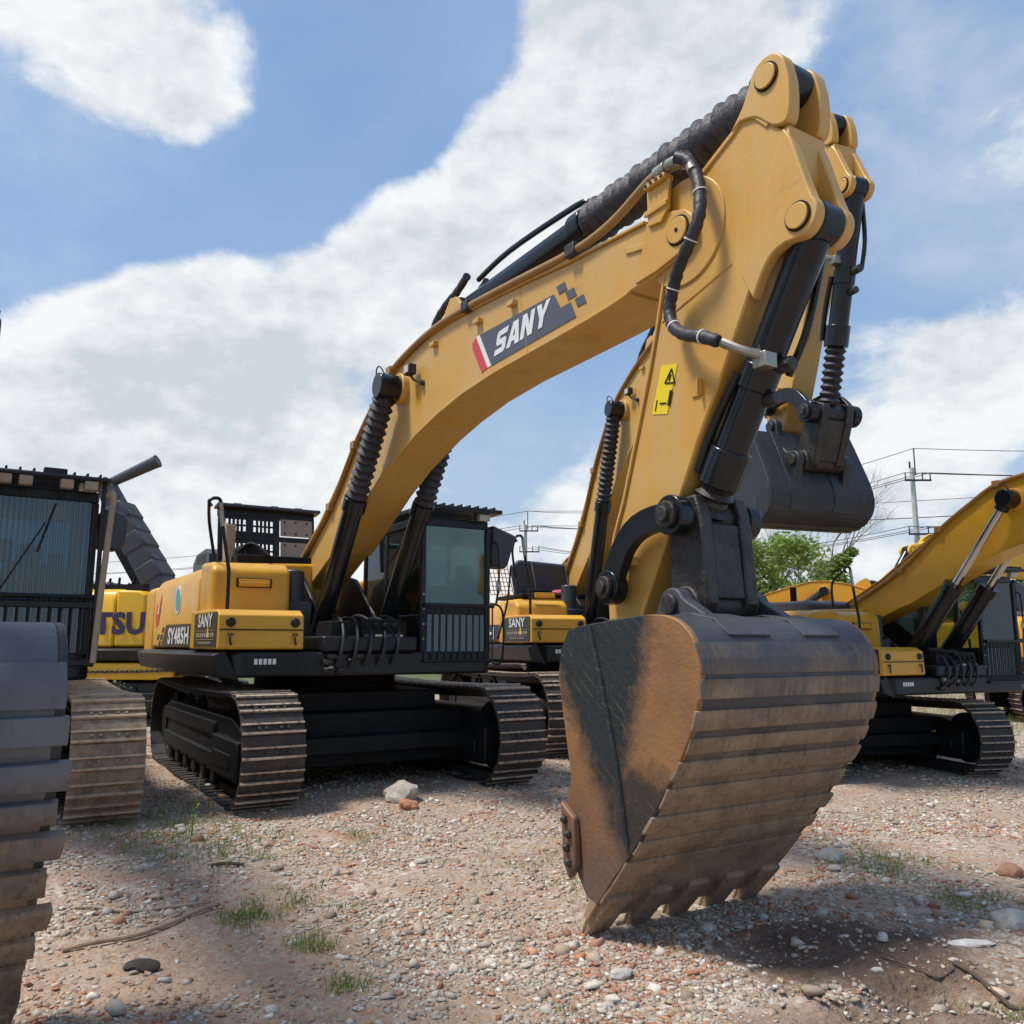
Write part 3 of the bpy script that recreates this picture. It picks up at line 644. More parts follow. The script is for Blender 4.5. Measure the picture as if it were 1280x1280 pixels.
    pane('front_window', (x1 - .04, x1 - .03, y0 + p, y1 - p, 2.13, z3 - .12)); pane('lower_window', (x1 - .04, x1 - .03, y0 + p, y1 - p, z0 + .12, 2.05), 'glassdark')
    for yy in (y0 + .03, y1 - .03):
        pane('side_window', (x0 + p, .85, yy - .004, yy + .004, 2.05, z3 - .12)); pane('side_window', (.95, x1 - p, yy - .004, yy + .004, 2.05, z3 - .12))
    pane('rear_window', (x0 + .03, x0 + .038, y0 + p, y1 - p, 2.3, z3 - .12))
    if detail:
        q = MB(); q.box(.55, 1.05, .88, 1.34, 1.75, 1.95); q.box(.5, .66, .88, 1.34, 1.95, 2.62); q.box(.5, .62, .98, 1.24, 2.62, 2.82); q.build('seat', 'dark', cab, bevel=.05, seg=3)
        q = MB(); q.tube([(1.6, .95, z0 + .1), (1.55, .95, 2.2)], .02, 6, smooth=False); q.tube([(1.6, 1.27, z0 + .1), (1.55, 1.27, 2.2)], .02, 6, smooth=False); q.box(1.3, 1.5, .70, .80, 1.6, 2.1); q.build('controls', 'dark', cab)
        # guard in front of the lower window and at the roof
        q = MB(); q.tube([(x1 + .05, y0 + .02, 2.16), (x1 + .05, y1 + .02, 2.16)], .024, 8, smooth=False); q.tube([(x1 + .05, y0 + .02, z0 + .05), (x1 + .05, y1 + .02, z0 + .05)], .022, 8, smooth=False)
        k = 11
        for i in range(k): yy = y0 + .04 + (y1 - y0 - .04) * i / (k - 1); q.tube([(x1 + .05, yy, z0 + .05), (x1 + .05, yy, 2.16)], .010, 6, smooth=False)
        q.build('lower_guard', 'black', cab)
        q = MB(); zt = z3 + .07
        q.box(x1 - .1, x1 + .18, y0 - .05, y1 + .07, zt, zt + .05); q.box(x0 + .1, x1 - .1, y0 - .03, y0 + .02, zt, zt + .05); q.box(x0 + .1, x1 - .1, y1 - .02, y1 + .03, zt, zt + .05)
        for i in range(12): xx = x0 + .2 + i * .14; q.box(xx, xx + .03, y0 + .02, y1 - .02, zt + .012, zt + .062)
        for i in range(9): yy = y0 - .02 + i * .12; q.box(x1 - .09, x1 + .16, yy, yy + .02, zt + .05, zt + .085)
        for xx in (x0 + .25, x1 - .3):
            for yy in (y0 + .05, y1 - .09): q.box(xx, xx + .04, yy, yy + .04, z3, zt)
        q.build('roof_guard', 'black', cab, bevel=.004)
        q = MB(); q.box(x1 + .02, x1 + .10, y1 - .22, y1 - .06, z3 - .02, z3 + .065); q.build('work_light', 'light', cab, bevel=.012)
        q = MB(); q.tube([(x1 - .02, y0 + .15, 2.2), (x1 - .015, y0 + .5, 2.9)], .008, 6, smooth=False); q.tube([(x1 - .012, y0 + .45, 2.6), (x1 - .012, y0 + .58, 3.1)], .011, 6, smooth=False); (q.build('wiper', 'black', cab) if bars else None)
        # mirror housing and hand rails on the outer side
        q = MB(); q.prism([(1.66, 3.22), (2.02, 3.10), (1.90, 2.72), (1.86, 2.66), (1.70, 2.68), (1.64, 2.74)], 1.72, 1.98, axis='x'); (q if not bars else MB().prism([(1.60, 3.02), (1.66, 3.10), (1.86, 3.06), (1.90, 2.98), (1.88, 2.72), (1.80, 2.66), (1.62, 2.68)], 1.72, 1.98, axis='x')).build('mirror', 'cover', root, bevel=.03, seg=3)
        if bars: q_off = MB()
        q = MB(); q.tube([(1.98, 1.62, 2.98), (2.03, 1.70, 2.95), (2.03, 1.72, 2.5), (2.03, 1.68, 2.2)], .014, 6); q.tube([(2.0, 1.92, 2.7), (2.0, 1.86, 2.2), (2.0, 1.72, 1.75)], .013, 6); q.tube([(1.98, 1.62, 2.2), (2.05, 1.76, 2.1), (2.05, 1.76, 1.5), (2.0, 1.64, 1.45)], .015, 6); (None if bars else q.build('cab_hand_rail', 'black', root))
        q = MB(); q.sphere((2.02, 1.72, 2.42), .06, sc=(.4, .7, 1.6)); (None if bars else q.build('rail_mirror', 'light', root))
        for i in range(4):
            q = MB(); z = 1.5 - .0 + i * .001; q.cyl((x1 - .001, y0 + .035, 1.75 + i * .18), (x1 + .012, y0 + .035, 1.75 + i * .18), .014, n=8); q.build('cab_bolt', 'steelt', cab)
    if bars:
        q = MB()
        for i in range(20): yy = y0 + .02 + i * .0493; q.box(x1 + .10, x1 + .104, yy, yy + .0035, z0 + .05, z3 + .1)
        for z in (z0 + .04, 2.05, z3 + .08): q.box(x1 + .09, x1 + .12, y0 - .02, y1 + .02, z, z + .05)
        for yy in (y0 - .03, y1): q.box(x1 + .085, x1 + .125, yy, yy + .04, z0 + .02, z3 + .14)
        q.build('front_guard', 'black', cab)
        for yy in (.66, .84, 1.20, 1.42):
            q = MB(); q.box(x1 + .16, x1 + .26, yy, yy + .12, z3 - .03, z3 + .06); q.build('marker_block', 'beige', cab, bevel=.01)
        q = MB(); q.box(x1 + .12, x1 + .26, y0 - .05, y1 + .04, z3 + .066, z3 + .10); q.box(x1 + .1, x1 + .2, 1.05, 1.26, z3 + .101, z3 + .17); q.build('guard_cap', 'black', cab, bevel=.008)
        q = MB(); q.tube([(x1 + .10, y1 + .05, 3.20), (x1 + .14, y1 + .09, 3.24), (x1 + .15, y1 + .10, 3.1), (x1 + .14, y1 + .06, 2.3), (x1 + .13, y1 + .03, 1.5)], .030, 10); q.build('guard_tube', 'beige', cab)
        for (yy, zz, mt) in ((.80, 2.30, 'pink'), (1.10, 2.22, 'pink'), (1.3, 2.62, 'cyan'), (.78, 2.75, 'cyan'), (1.05, 2.7, 'cyan')):
            q = MB(); q.box(x0 + .30, x0 + .40, yy, yy + .16, zz - .15, zz + .12); q.build('cab_item', mt, cab, bevel=.02)
    if not with_boom: return root
    # ---------------- boom
    fb = lambda q: rot2(q, F0, ab)
    bo = MB(); hb = .235; bo.prism([fb(q) for q in BOOM], -hb, hb); boom = bo.build('boom', boomm, root, bevel=.012)
    topi = [fb(q) for q in BOOM[3:17]]; boti = [fb(q) for q in BOOM[23:35]]
    w = MB(); w.ribbon(topi, .022, -hb - .022, hb + .022); w.build('top_flange', boomm, boom, bevel=.004)
    w = MB(); w.ribbon(boti, .022, -hb - .022, hb + .022); w.build('bottom_flange', boomm, boom, bevel=.004)
    Tn = fb(T0); Q = fb(Q0); St0 = fb(S0)
    for sg in (-1, 1):
        w = MB(); pl = [fb(q) for q in ((7.25, 4.515), (7.468, 4.50), (7.608, 4.45), (7.685, 4.36), (7.685, 4.26), (7.598, 4.19), (7.321, 4.14), (7.10, 4.13))]
        w.prism(pl, min(sg * hb, sg * (hb + .018)), max(sg * hb, sg * (hb + .018))); w.build('tip_plate', boomm, boom, bevel=.005)
        w = MB(); w.cyl(pt(Tn, sg * (hb + .012)), pt(Tn, sg * (hb + .035)), .088, n=32); w.cyl(pt(Tn, sg * (hb + .035)), pt(Tn, sg * (hb + .042)), .014, n=12, mi=1); w.build('boom_tip_pin', [boomm, 'dark'], boom, bevel=.004)
        w = MB(); w.cyl(pt(Tn, sg * (hb + .004)), pt(Tn, sg * (hb + .022)), .102, n=32); w.build('pin_seal', 'dark', boom)
        w = MB(); w.cyl(pt(Q, sg * .1), pt(Q, sg * (hb + .07)), .17, n=32); w.build('cylinder_boss', boomm, boom, bevel=.01)
    if detail:
        w = MB(); w.ribbon([fb(q) for q in ((7.008, 4.436), (7.259, 4.385))], -.045, -hb - .014, -hb + .002); w.build('slot_plate', boomm, boom, bevel=.004)
        for q in ((4.03, 4.66), (4.921, 4.60), (5.514, 4.56)):
            q = fb(q); w = MB(); w.box(q.x - .05, q.x + .05, -hb - .05, -hb - .001, q.y - .022, q.y + .022); w.build('pipe_bracket', boomm, boom, bevel=.004)
        # main rigid pipe and clamps
        pp = [fb(q) for q in ((0.15, 2.80), (1.2, 3.39), (1.977, 4.03), (2.565, 4.42), (3.0, 4.66), (3.61, 4.78), (4.161, 4.82), (4.736, 4.80), (5.581, 4.73), (6.41, 4.655), (6.878, 4.68), (7.296, 4.80), (7.505, 4.80), (7.62, 4.78))]
        w = MB(); w.tube([pt(q, -hb - .03) for q in pp], .032, 12); w.build('hydraulic_pipe', 'pipe', boom)
        w = MB(); w.tube([pt(Vector((q.x, q.y + .005)), -hb + .07) for q in pp[:10]], .028, 10); w.build('hydraulic_pipe', 'pipe', boom)
        w = MB(); w.tube([pt(Vector((q.x, q.y + .01)), hb - .05) for q in pp[:10]], .030, 10); w.build('hydraulic_pipe', 'pipe', boom)
        for i in (1, 2, 4, 7, 9):
            q = pp[i]; w = MB(); w.box(q.x - .06, q.x + .06, -hb - .075, -hb + .10, q.y - .045, q.y + .055); w.build('pipe_clamp', 'grease' if i > 4 else 'pipe', boom, bevel=.01)
        w = MB(); w.revolve(pt(fb((7.36, 4.81)), -hb - .03), pt(fb((7.46, 4.81)), -hb - .03), [(0, .045), (1, .045)], 14); w.revolve(pt(fb((7.48, 4.81)), -hb - .03), pt(fb((7.56, 4.80)), -hb - .03), [(0, .045), (1, .045)], 14); w.build('pipe_sleeve', 'steelt', boom, bevel=.004)
        w = MB(); br = [fb(q) for q in ((7.27, 4.72), (7.49, 4.72), (7.47, 4.52), (7.40, 4.45), (7.27, 4.47))]; w.prism(br, -hb - .04, -hb - .012)
        q = fb((7.38, 4.73)); w.box(q.x - .10, q.x + .10, -hb - .075, -hb + .01, q.y - .01, q.y + .03); q = fb((7.36, 4.56)); w.box(q.x - .11, q.x + .11, -hb - .055, -hb - .035, q.y - .02, q.y + .02)
        w.build('pipe_stand', boomm, boom, bevel=.005)
        w = MB()
        for k in range(4): q = fb((7.30 + k * .052, 4.765)); w.cyl((q.x, -hb - .06, q.y), (q.x, -hb - .06, q.y + .02), .012, n=8); w.cyl((q.x, -hb - .075, q.y - .025), (q.x, -hb - .085, q.y - .025), .012, n=8)
        w.build('stand_bolt', 'grease', boom)
        # work lamp on near side
        q = fb((3.62, 4.50)); w = MB(); w.box(q.x - .07, q.x + .06, -hb - .13, -hb - .04, q.y - .055, q.y + .055); wl = w.build('work_lamp', 'grease', boom, bevel=.01)
        w = MB(); w.box(q.x - .05, q.x + .05, -hb - .136, -hb - .131, q.y - .04, q.y + .04); w.build('lamp_glass', 'light', wl)
        w = MB(); w.tube([(q.x, -hb - .08, q.y - .06), (q.x + .05, -hb - .06, q.y - .12), (q.x + .12, -hb - .02, q.y - .15), (q.x + .16, -hb + .01, q.y - .17)], .014, 6); w.cyl((q.x + .15, -hb, q.y - .17), (q.x + .15, -hb - .05, q.y - .17), .03, n=10); w.build('lamp_arm', 'grease', wl)
        # hoses crossing the boom top behind the stick cylinder foot
        for dy in (-.12, .10):
            w = MB(); w.tube([pt(fb((3.72, 4.80)), dy), pt(fb((3.78, 4.98)), dy), pt(fb((4.0, 5.10)), dy), pt(fb((4.25, 5.16)), dy), pt(fb((4.55, 5.20)), dy - .05)], .038, 10, wob=.08); w.build('cylinder_hose', 'rubber', boom)
        w = MB(); w.tube([pt(fb((4.6, 5.17)), -.07), pt(fb((5.2, 5.22)), -.08), pt(fb((6.2, 5.18)), -.08), pt(fb((6.35, 5.15)), -.05)], .026, 8); w.build('cylinder_pipe', 'cyl', boom)
        # lettering panel on the near side
        a = Vector((5.071, 4.118)); L = [fb(q) for q in ((4.93, 4.47), (5.14, 4.12), (6.40, 4.14), (6.33, 4.28), (6.20, 4.28), (6.11, 4.425))]
        w = MB(); w.prism(L, -hb - .006, -hb - .001); lp = w.build('brand_panel', 'decalgrey', boom)
        w = MB(); w.prism([fb(q) for q in ((4.865, 4.47), (5.075, 4.12), (5.138, 4.12), (4.928, 4.47))], -hb - .006, -hb - .001); w.build('white_stripe', 'white', lp)
        w = MB(); w.prism([fb(q) for q in ((4.79, 4.43), (4.80, 4.37), (4.97, 4.10), (5.073, 4.12), (4.863, 4.47))], -hb - .006, -hb - .001); w.build('red_stripe', 'red', lp)
        for q in ((6.18, 4.40), (6.30, 4.31), (6.42, 4.21)):
            w = MB(); w.prism([fb(r) for r in ((q[0], q[1]), (q[0] + .11, q[1]), (q[0] + .075, q[1] + .075), (q[0] - .035, q[1] + .075))], -hb - .006, -hb - .001); w.build('panel_square', 'decalgrey', lp)
        og = fb((5.19, 4.185)); ex = fb((6.19, 4.215)) - fb((5.19, 4.185)); ey = Vector((-ex.y, ex.x))
        brand_letters(lp, og, ex.normalized(), ey.normalized(), .80, .20, -hb - .007)
    elif boomtext:
        og = fb(boomtext[1]); e2 = fb((boomtext[1][0] + 1, boomtext[1][1] + boomtext[3])) - og; e2.normalize(); ep = Vector((-e2.y, e2.x))
        sz = boomtext[2]
        if boomtext[0] == 'SANY':
            P4 = [og + e2 * a_ + ep * b_ for a_, b_ in ((-.25 * sz, -.3 * sz), (3.6 * sz, -.3 * sz), (3.6 * sz, 1.1 * sz), (-.6 * sz, 1.1 * sz))]
            w = MB(); w.prism(P4, -hb - .012, -hb - .003); lp = w.build('brand_panel', 'decalblack', boom)
            P4 = [og + e2 * a_ + ep * b_ for a_, b_ in ((-.5 * sz, -.3 * sz), (-.25 * sz, -.3 * sz), (-.6 * sz, 1.1 * sz), (-.9 * sz, 1.1 * sz))]
            w = MB(); w.prism(P4, -hb - .012, -hb - .003); w.build('red_stripe', 'red', lp)
            brand_letters(lp, og, e2, ep, 3.2 * sz, .8 * sz, -hb - .014)
        else:
            text_part(boom, 'boom_lettering', boomtext[4], boomtext[0], (og.x, -hb - .012, og.y), (e2.x, 0, e2.y), (ep.x, 0, ep.y), sz, bold=.02)
    # boom cylinders
    for sg in (-1, 1):
        yy = sg * .42; a = Vector(pt(G0, yy)); b = Vector(pt(Q, sg * .42)); d = b - a; L = d.length; d.normalize()
        bf_ = .62 if rods == 'bellows' else .55; rb_ = .112 if rods == 'bellows' else .14
        w = MB(); w.cyl(a, a + d * L * bf_, rb_, n=28); w.cyl(a + d * (L * bf_ - .14), a + d * (L * bf_ + .02), rb_ + .023, n=28); w.cyl(a - Vector((0, .09, 0)), a + Vector((0, .09, 0)), .14, n=24)
        w.tube([a + d * .3 + Vector((.10, 0, .06)), a + d * L * .3 + Vector((.12, 0, .04)), a + d * L * .58 + Vector((.11, 0, .05))], .022, 8)
        co = w.build('boom_cylinder', 'cyl', root, bevel=.006)
        if rods == 'bellows':
            w = MB(); bellows(w, a + d * (L * .62 + .01), b - d * .12, .128, .085, .26, 24, irr=.06); w.build('bellows', 'bellows', co)
        else:
            w = MB(); w.cyl(a + d * (L * .45), b, .06, n=20); w.build('rod', 'chrome', co)
        w = MB(); w.cyl(b - Vector((0, .12, 0)), b + Vector((0, .12, 0)), .135, n=28); w.cyl(b - d * .20, b - d * .05, .10, n=20); w.build('cylinder_eye', 'cyl', co, bevel=.012)
        if detail:
            w = MB(); w.tube([b + Vector((-.05, sg * .10, .08)), b + Vector((-.06, sg * .10, .19)), b + Vector((.03, sg * .10, .20)), b + Vector((.08, sg * .06, .10))], .008, 6); w.build('grease_line', 'rubber', co)
    # ---------------- stick
    dT = Tn - T0; fs = lambda q: rot2(q, T0, ast) + dT
    hs = .195; hf = .125; sc_y = (hf - hs) / 2
    def ys(sg, off): return -(hs + off) if sg < 0 else hf + off
    w = MB(); w.prism([fs(q) for q in STICK], -hs, hf); stick = w.build('stick', boomm, root, bevel=.012)
    S1p = fs(S1); Pp = fs(P0); A = fs(A0); K = fs(K0)
    for sg in (-1, 1):
        a_, b_ = ys(sg, -.07), ys(sg, .022)
        w = MB(); w.prism([fs(q) for q in STICK_TOPLUG], min(a_, b_), max(a_, b_)); w.build('top_lug', boomm, stick, bevel=.01)
        w = MB(); w.prism([fs(q) for q in STICK_LUG], min(a_, ys(sg, .006)), max(a_, ys(sg, .006))); w.build('cylinder_lug', boomm, stick, bevel=.01)
        for c_ in (S1p, Pp):
            off = .022 if c_ is S1p else .006
            w = MB(); w.cyl(pt(c_, ys(sg, off + .004)), pt(c_, ys(sg, off + .022)), .074, n=28); w.build('stick_pin', boomm, stick, bevel=.004)
            w = MB(); w.cyl(pt(c_, ys(sg, off + .001)), pt(c_, ys(sg, off + .010)), .086, n=28); w.build('pin_seal', 'dark', stick)
    if detail:
        # boss plate round the boom-tip joint, weld seam, rear flange
        w = MB(); w.cyl(pt(Tn, -hs - .012), pt(Tn, hf + .012), .36, n=48); w.build('boss_plate', boomm, stick, bevel=.006)
        w = MB(); w.ribbon([fs(q) for q in [(7.397, 4.345), (7.337, 4.029), (7.272, 3.788), (7.19, 3.517), (7.034, 3.069), (6.886, 2.656), (6.775, 2.413), (6.673, 1.99)]], -.022, -hs - .018, hf + .018); w.build('rear_flange', boomm, stick, bevel=.004)
        w = MB(); w.tube([pt(fs((7.30, 3.80)), -hs - .001), pt(fs((7.93, 3.96)), -hs - .001)], .006, 6, smooth=False); w.build('weld_seam', boomm, stick)
        for l_ in (((5.6, 4.655), (5.72, 4.075)), ((2.35, 4.20), (2.75, 3.56))):
            w = MB(); w.tube([pt(fb(q), -hb - .001) for q in l_], .006, 6, smooth=False); w.build('weld_seam', boomm, boom)
        w = MB(); w.ribbon([fs(q) for q in ((7.60, 4.62), (7.98, 4.80), (8.06, 4.86), (8.16, 4.83), (8.27, 4.70))], -.03, -hs - .014, -hs + .002); w.build('lug_weld', boomm, stick, bevel=.004)
        w = MB(); w.prism([fs(q) for q in ((7.284, 3.505), (7.434, 3.475), (7.325, 3.165), (7.178, 3.195))], -hs - .004, -hs - .001); st = w.build('warning_sticker', 'decalyel', stick)
        w = MB()
        tri = [(7.315, 3.375), (7.405, 3.355), (7.383, 3.455)]
        for i in range(3): w.tube([pt(fs(tri[i]), -hs - .006), pt(fs(tri[(i + 1) % 3]), -hs - .006)], .005, 6, smooth=False)
        w.tube([pt(fs((7.355, 3.38)), -hs - .006), pt(fs((7.372, 3.42)), -hs - .006)], .006, 6, smooth=False)
        w.tube([pt(fs((7.235, 3.28)), -hs - .006), pt(fs((7.215, 3.21)), -hs - .006)], .004, 6, smooth=False)
        w.prism([fs(q) for q in ((7.33, 3.22), (7.355, 3.215), (7.385, 3.31), (7.36, 3.315))], -hs - .008, -hs - .005); w.tube([pt(fs((7.26, 3.25)), -hs - .006), pt(fs((7.32, 3.24)), -hs - .006)], .005, 6, smooth=False)
        w.build('sticker_symbol', 'dark', st)
        q = fs((7.605, 3.262)); w = MB(); w.box(q.x - .045, q.x + .045, -hs - .012, -hs, q.y - .05, q.y + .05); w.box(q.x + .03, q.x + .045, -hs - .05, -hs - .012, q.y - .05, q.y + .05); w.build('hose_bracket', boomm, stick, bevel=.004)
        q = fs((6.93, 2.16 + .07)); w = MB(); w.box(q.x - .04, q.x + .08, -hs - .06, -hs, q.y - .03, q.y + .03); w.build('lower_lug', boomm, stick, bevel=.008)
        # wrapped hose from boom pipe to bucket cylinder
        hp = [fb((7.62, 4.78)), fb((7.70, 4.72)), fs((7.76, 4.60)), fs((7.81, 4.45)), fs((7.82, 4.28)), fs((7.75, 4.15)), fs((7.62, 4.03)), fs((7.53, 3.92)), fs((7.48, 3.80)), fs((7.53, 3.67)), fs((7.66, 3.57)), fs((7.82, 3.50)), fs((7.93, 3.44))]
        w = MB(); w.tube([pt(q, -hs - .13 + .03 * math.sin(i)) for i, q in enumerate(hp)], .040, 12, wob=.10); w.build('wrapped_hose', 'rubber', stick)
        w = MB(); w.tube([pt(fb((7.60, 4.785)), -hb - .03), pt(fb((7.67, 4.76)), -hb - .04), pt(fs((7.75, 4.62)), -hs - .12)], .036, 12); w.cyl(pt(fb((7.60, 4.785)), -hb - .03), pt(fb((7.65, 4.775)), -hb - .035), .06, n=8); w.build('hose_coupling', 'steelt', stick)
        w = MB(); w.tube([pt(hp[-1], -hs - .12), pt(fs((8.05, 3.36)), -.27), pt(fs((8.13, 3.32)), -.18)], .030, 10); w.box(fs((8.12, 3.30)).x - .05, fs((8.12, 3.30)).x + .05, -.22, -.12, fs((8.12, 3.30)).y - .05, fs((8.12, 3.30)).y + .04); w.build('hose_coupling', 'steelt', stick, bevel=.006)
        w = MB()
        for i in (3, 5, 7, 9, 11): a_ = Vector(pt(hp[i], -hs - .13 + .03 * math.sin(i))); dd = (Vector(pt(hp[i + 1], -hs - .13)) - Vector(pt(hp[i - 1], -hs - .13))).normalized(); w.cyl(a_ - dd * .004, a_ + dd * .004, .046, n=14)
        w.build('hose_tie', 'white', stick)
    # stick cylinder on the boom back
    a = Vector(pt(St0, 0)); b = Vector(pt(S1p, sc_y)); d = (b - a); L = d.length; d.normalize(); up = Vector((-d.z, 0, d.x))
    w = MB(); w.cyl(a + d * .12, a + d * L * .50, .125, n=28); w.cyl(a + d * (L * .50 - .10), a + d * (L * .50 + .06), .155, n=28); w.cyl(a - Vector((0, .1, 0)), a + Vector((0, .1, 0)), .13, n=24)
    so = w.build('stick_cylinder', 'cyl', root, bevel=.008)
    if detail:
        w = MB()
        for i in range(10): ang = i * math.pi / 5; p_ = a + d * (L * .50 + .07) + (up * math.cos(ang) + Vector((0, 1, 0)) * math.sin(ang)) * .135; w.cyl(p_ - d * .03, p_ + d * .02, .016, n=8)
        w.build('flange_bolt', 'cyl', so)
    if rods == 'bellows':
        w = MB(); bellows(w, a + d * (L * .50 + .06), b - d * .10, .165, .10, .20, 26, irr=.10); w.build('bellows', 'bellows', so)
    else: w = MB(); w.cyl(a + d * L * .4, b, .065, n=20); w.build('rod', 'chrome', so)
    w = MB(); w.cyl(b - Vector((0, .085, 0)), b + Vector((0, .085, 0)), .125, n=28); w.build('cylinder_eye', 'cyl', so, bevel=.01)
    for y in (-.15, .15):
        w = MB(); bf = [fb(q) for q in ((3.95, 4.78), (4.1, 5.0), (4.2, 5.1), (4.32, 5.08), (4.42, 4.98), (4.6, 4.78))]; w.prism(bf, y - .02, y + .02); w.build('cylinder_foot', boomm, boom, bevel=.006)
    # ---------------- bucket, links, bucket cylinder
    dK = K - K0; fk = lambda q: rot2(q, K0, abk) + dK
    D = fk(D0)
    rAB = (B0 - A0).length; rBD = (B0 - D0).length; AD = D - A; q_ = AD.length
    if q_ < rAB + rBD and q_ > abs(rAB - rBD):
        t = (rAB ** 2 - rBD ** 2 + q_ ** 2) / (2 * q_); hh = math.sqrt(max(0, rAB ** 2 - t * t)); nn = Vector((-AD.y, AD.x)) / q_
        B = A + AD * t / q_ + nn * hh
    else: B = A + AD * rAB / (rAB + rBD)
    for sg in (-1, 1):
        y = sg * .30; mid = (A + B) / 2; n2 = Vector((-(B - A).y, (B - A).x)).normalized()
        cen = []
        for k in range(11):
            t = k / 10; cen.append(A.lerp(B, t) + n2 * .16 * math.sin(math.pi * t))
        up_, dn_ = [], []
        for k, c_ in enumerate(cen):
            dd = (cen[min(10, k + 1)] - cen[max(0, k - 1)]).normalized(); nn = Vector((-dd.y, dd.x)); hw_ = .085
            up_.append(c_ + nn * hw_); dn_.append(c_ - nn * hw_)
        endB = [B + Vector((math.cos(a_), math.sin(a_))) * .125 for a_ in [math.atan2(*(dn_[-1] - B).yx) + .5 + i * .45 for i in range(5)]]
        w = MB(); w.prism(up_ + dn_[::-1], y - .035, y + .035); w.cyl(pt(B, y - .05), pt(B, y + .05), .125, n=28); w.cyl(pt(A, y - .05), pt(A, y + .05), .115, n=28)
        lo = w.build('guide_link', 'cyl', root, bevel=.008)
        for c_, r_ in ((A, .075), (B, .085)):
            w = MB(); w.cyl(pt(c_, y + sg * .05), pt(c_, y + sg * .085), r_, n=28); w.cyl(pt(c_, y + sg * .085), pt(c_, y + sg * .11), r_ * .55, n=20); w.build('link_pin', 'grease', lo, bevel=.006)
    BD = (D - B); bl = BD.length; bd = BD.normalized(); bn = Vector((-bd.y, bd.x))
    w = MB()
    sec = [B - bd * .12 - bn * .11, B - bd * .12 + bn * .11, B + bn * .14, B.lerp(D, .5) + bn * .15, D + bn * .15, D + bd * .1 + bn * .07, D + bd * .1 - bn * .07, D - bn * .17, B.lerp(D, .5) - bn * .15, B - bn * .14]
    w.prism(sec, -.22, -.12); w.prism(sec, .12, .22); w.prism([B.lerp(D, .1) - bn * .13, B.lerp(D, .1) + bn * .13, B.lerp(D, .95) + bn * .14, B.lerp(D, .95) - bn * .14], -.119, .119)
    w.cyl(pt(B, -.24), pt(B, .24), .10, n=24); w.cyl(pt(D, -.27), pt(D, .27), .115, n=24); w.build('bucket_link', 'grease', root, bevel=.012)
    a = Vector(pt(Pp, sc_y)); b = Vector(pt(B, sc_y)); d = b - a; L = d.length; d.normalize(); bl_ = 1.72 if rods == 'bellows' else 1.3
    bl_ = min(bl_, L - .25)
    w = MB(); w.cyl(a - Vector((0, .085, 0)), a + Vector((0, .085, 0)), .125, n=28); w.cyl(a + d * .08, a + d * bl_, .108, n=28); w.cyl(a + d * (bl_ * .52), a + d * (bl_ * .52 + .16), .120, n=28)
    w.cyl(a + d * (bl_ - .22), a + d * (bl_ + .02), .132, n=28); ko = w.build('bucket_cylinder', 'cyl', root, bevel=.008)
    if detail:
        sd = Vector((0, -1, 0))
        w = MB(); w.tube([a + d * .15 + sd * -.13, a + d * .6 + Vector((.12, .12, 0)), a + d * .9 + Vector((.10, .14, 0))], .024, 8); w.tube([a + d * (bl_ * .55) + Vector((-.08, -.11, 0)), a + d * (bl_ * .75) + Vector((-.12, -.11, 0)), a + d * (bl_ - .08) + Vector((-.12, -.10, 0))], .028, 10); w.build('cylinder_pipe', 'cyl', ko)
        w = MB(); w.cyl(a + d * (bl_ * .55) + Vector((.10, .02, 0)), a + d * (bl_ * .55) + Vector((.22, .02, 0)), .045, n=10); w.build('cylinder_port', 'grease', ko, bevel=.006); w = MB(); w.cyl(a + d * (bl_ * .68) + Vector((.10, .02, 0)), a + d * (bl_ * .68) + Vector((.2, .02, 0)), .04, n=10); w.build('cylinder_port', 'grease', ko, bevel=.006)
    if L - bl_ > .5 and rods == 'bellows':
        w = MB(); bellows(w, a + d * (bl_ + .02), b - d * .1, .12, .075, .3, 22); w.build('bellows', 'bellows', ko)
    else:
        w = MB(); bellows(w, a + d * (bl_ + .0), b - d * .02, .12, .05, .18, 20, irr=.2); w.build('rod_boot', 'grease' if rods == 'bellows' else 'chrome', ko)
    make_bucket(root, fk, shell, detail=detail, sidem=sidem)
    return root
def brand_letters(parent, og, ex, ey, width, height, y):
    """slanted block capitals S A N Y drawn as solid shapes in a unit cell"""
    S = [(.0, .0), (.78, .0), (.92, .12), (.92, .50), (.80, .62), (.34, .62), (.34, .76), (.94, .76), (1.0, 1.0), (.18, 1.0), (.06, .88), (.06, .50), (.18, .38), (.60, .38), (.60, .24), (.04, .24)]
    A = [(-.04, .0), (.30, .0), (.36, .18), (.62, .18), (.66, .0), (1.0, .0), (.72, 1.0), (.30, 1.0)]
    Ah = [(.40, .40), (.50, .80), (.58, .40)]
    Nn = [(.0, .0), (.30, .0), (.30, .56), (.62, .0), (.94, .0), (.94, 1.0), (.64, 1.0), (.64, .44), (.32, 1.0), (.0, 1.0)]
    Y = [(.34, .0), (.64, .0), (.64, .40), (1.0, 1.0), (.68, 1.0), (.50, .66), (.32, 1.0), (-.02, 1.0), (.34, .40)]
    cw = width / 4.1
    def tf(p, i): x = (i * 1.08 + p[0]) * cw + p[1] * height * .32; return og + ex * x + ey * p[1] * height
    for i, (nm, L) in enumerate((('letter', S), ('letter', A), ('letter', Nn), ('letter', Y))):
        w = MB()
        if i == 1:  # A split in two halves around its counter
            w.prism([tf(p, i) for p in ((-.04, .0), (.28, .0), (.35, .20), (.60, .20), (.66, .0), (1.0, .0), (.72, 1.0), (.50, 1.0), (.50, .76), (.58, .40), (.41, .40), (.50, .76), (.50, 1.0), (.30, 1.0))], y - .003, y)
        else: w.prism([tf(p, i) for p in L], y - .003, y)
        w.build(nm, 'white', parent, smooth=0)
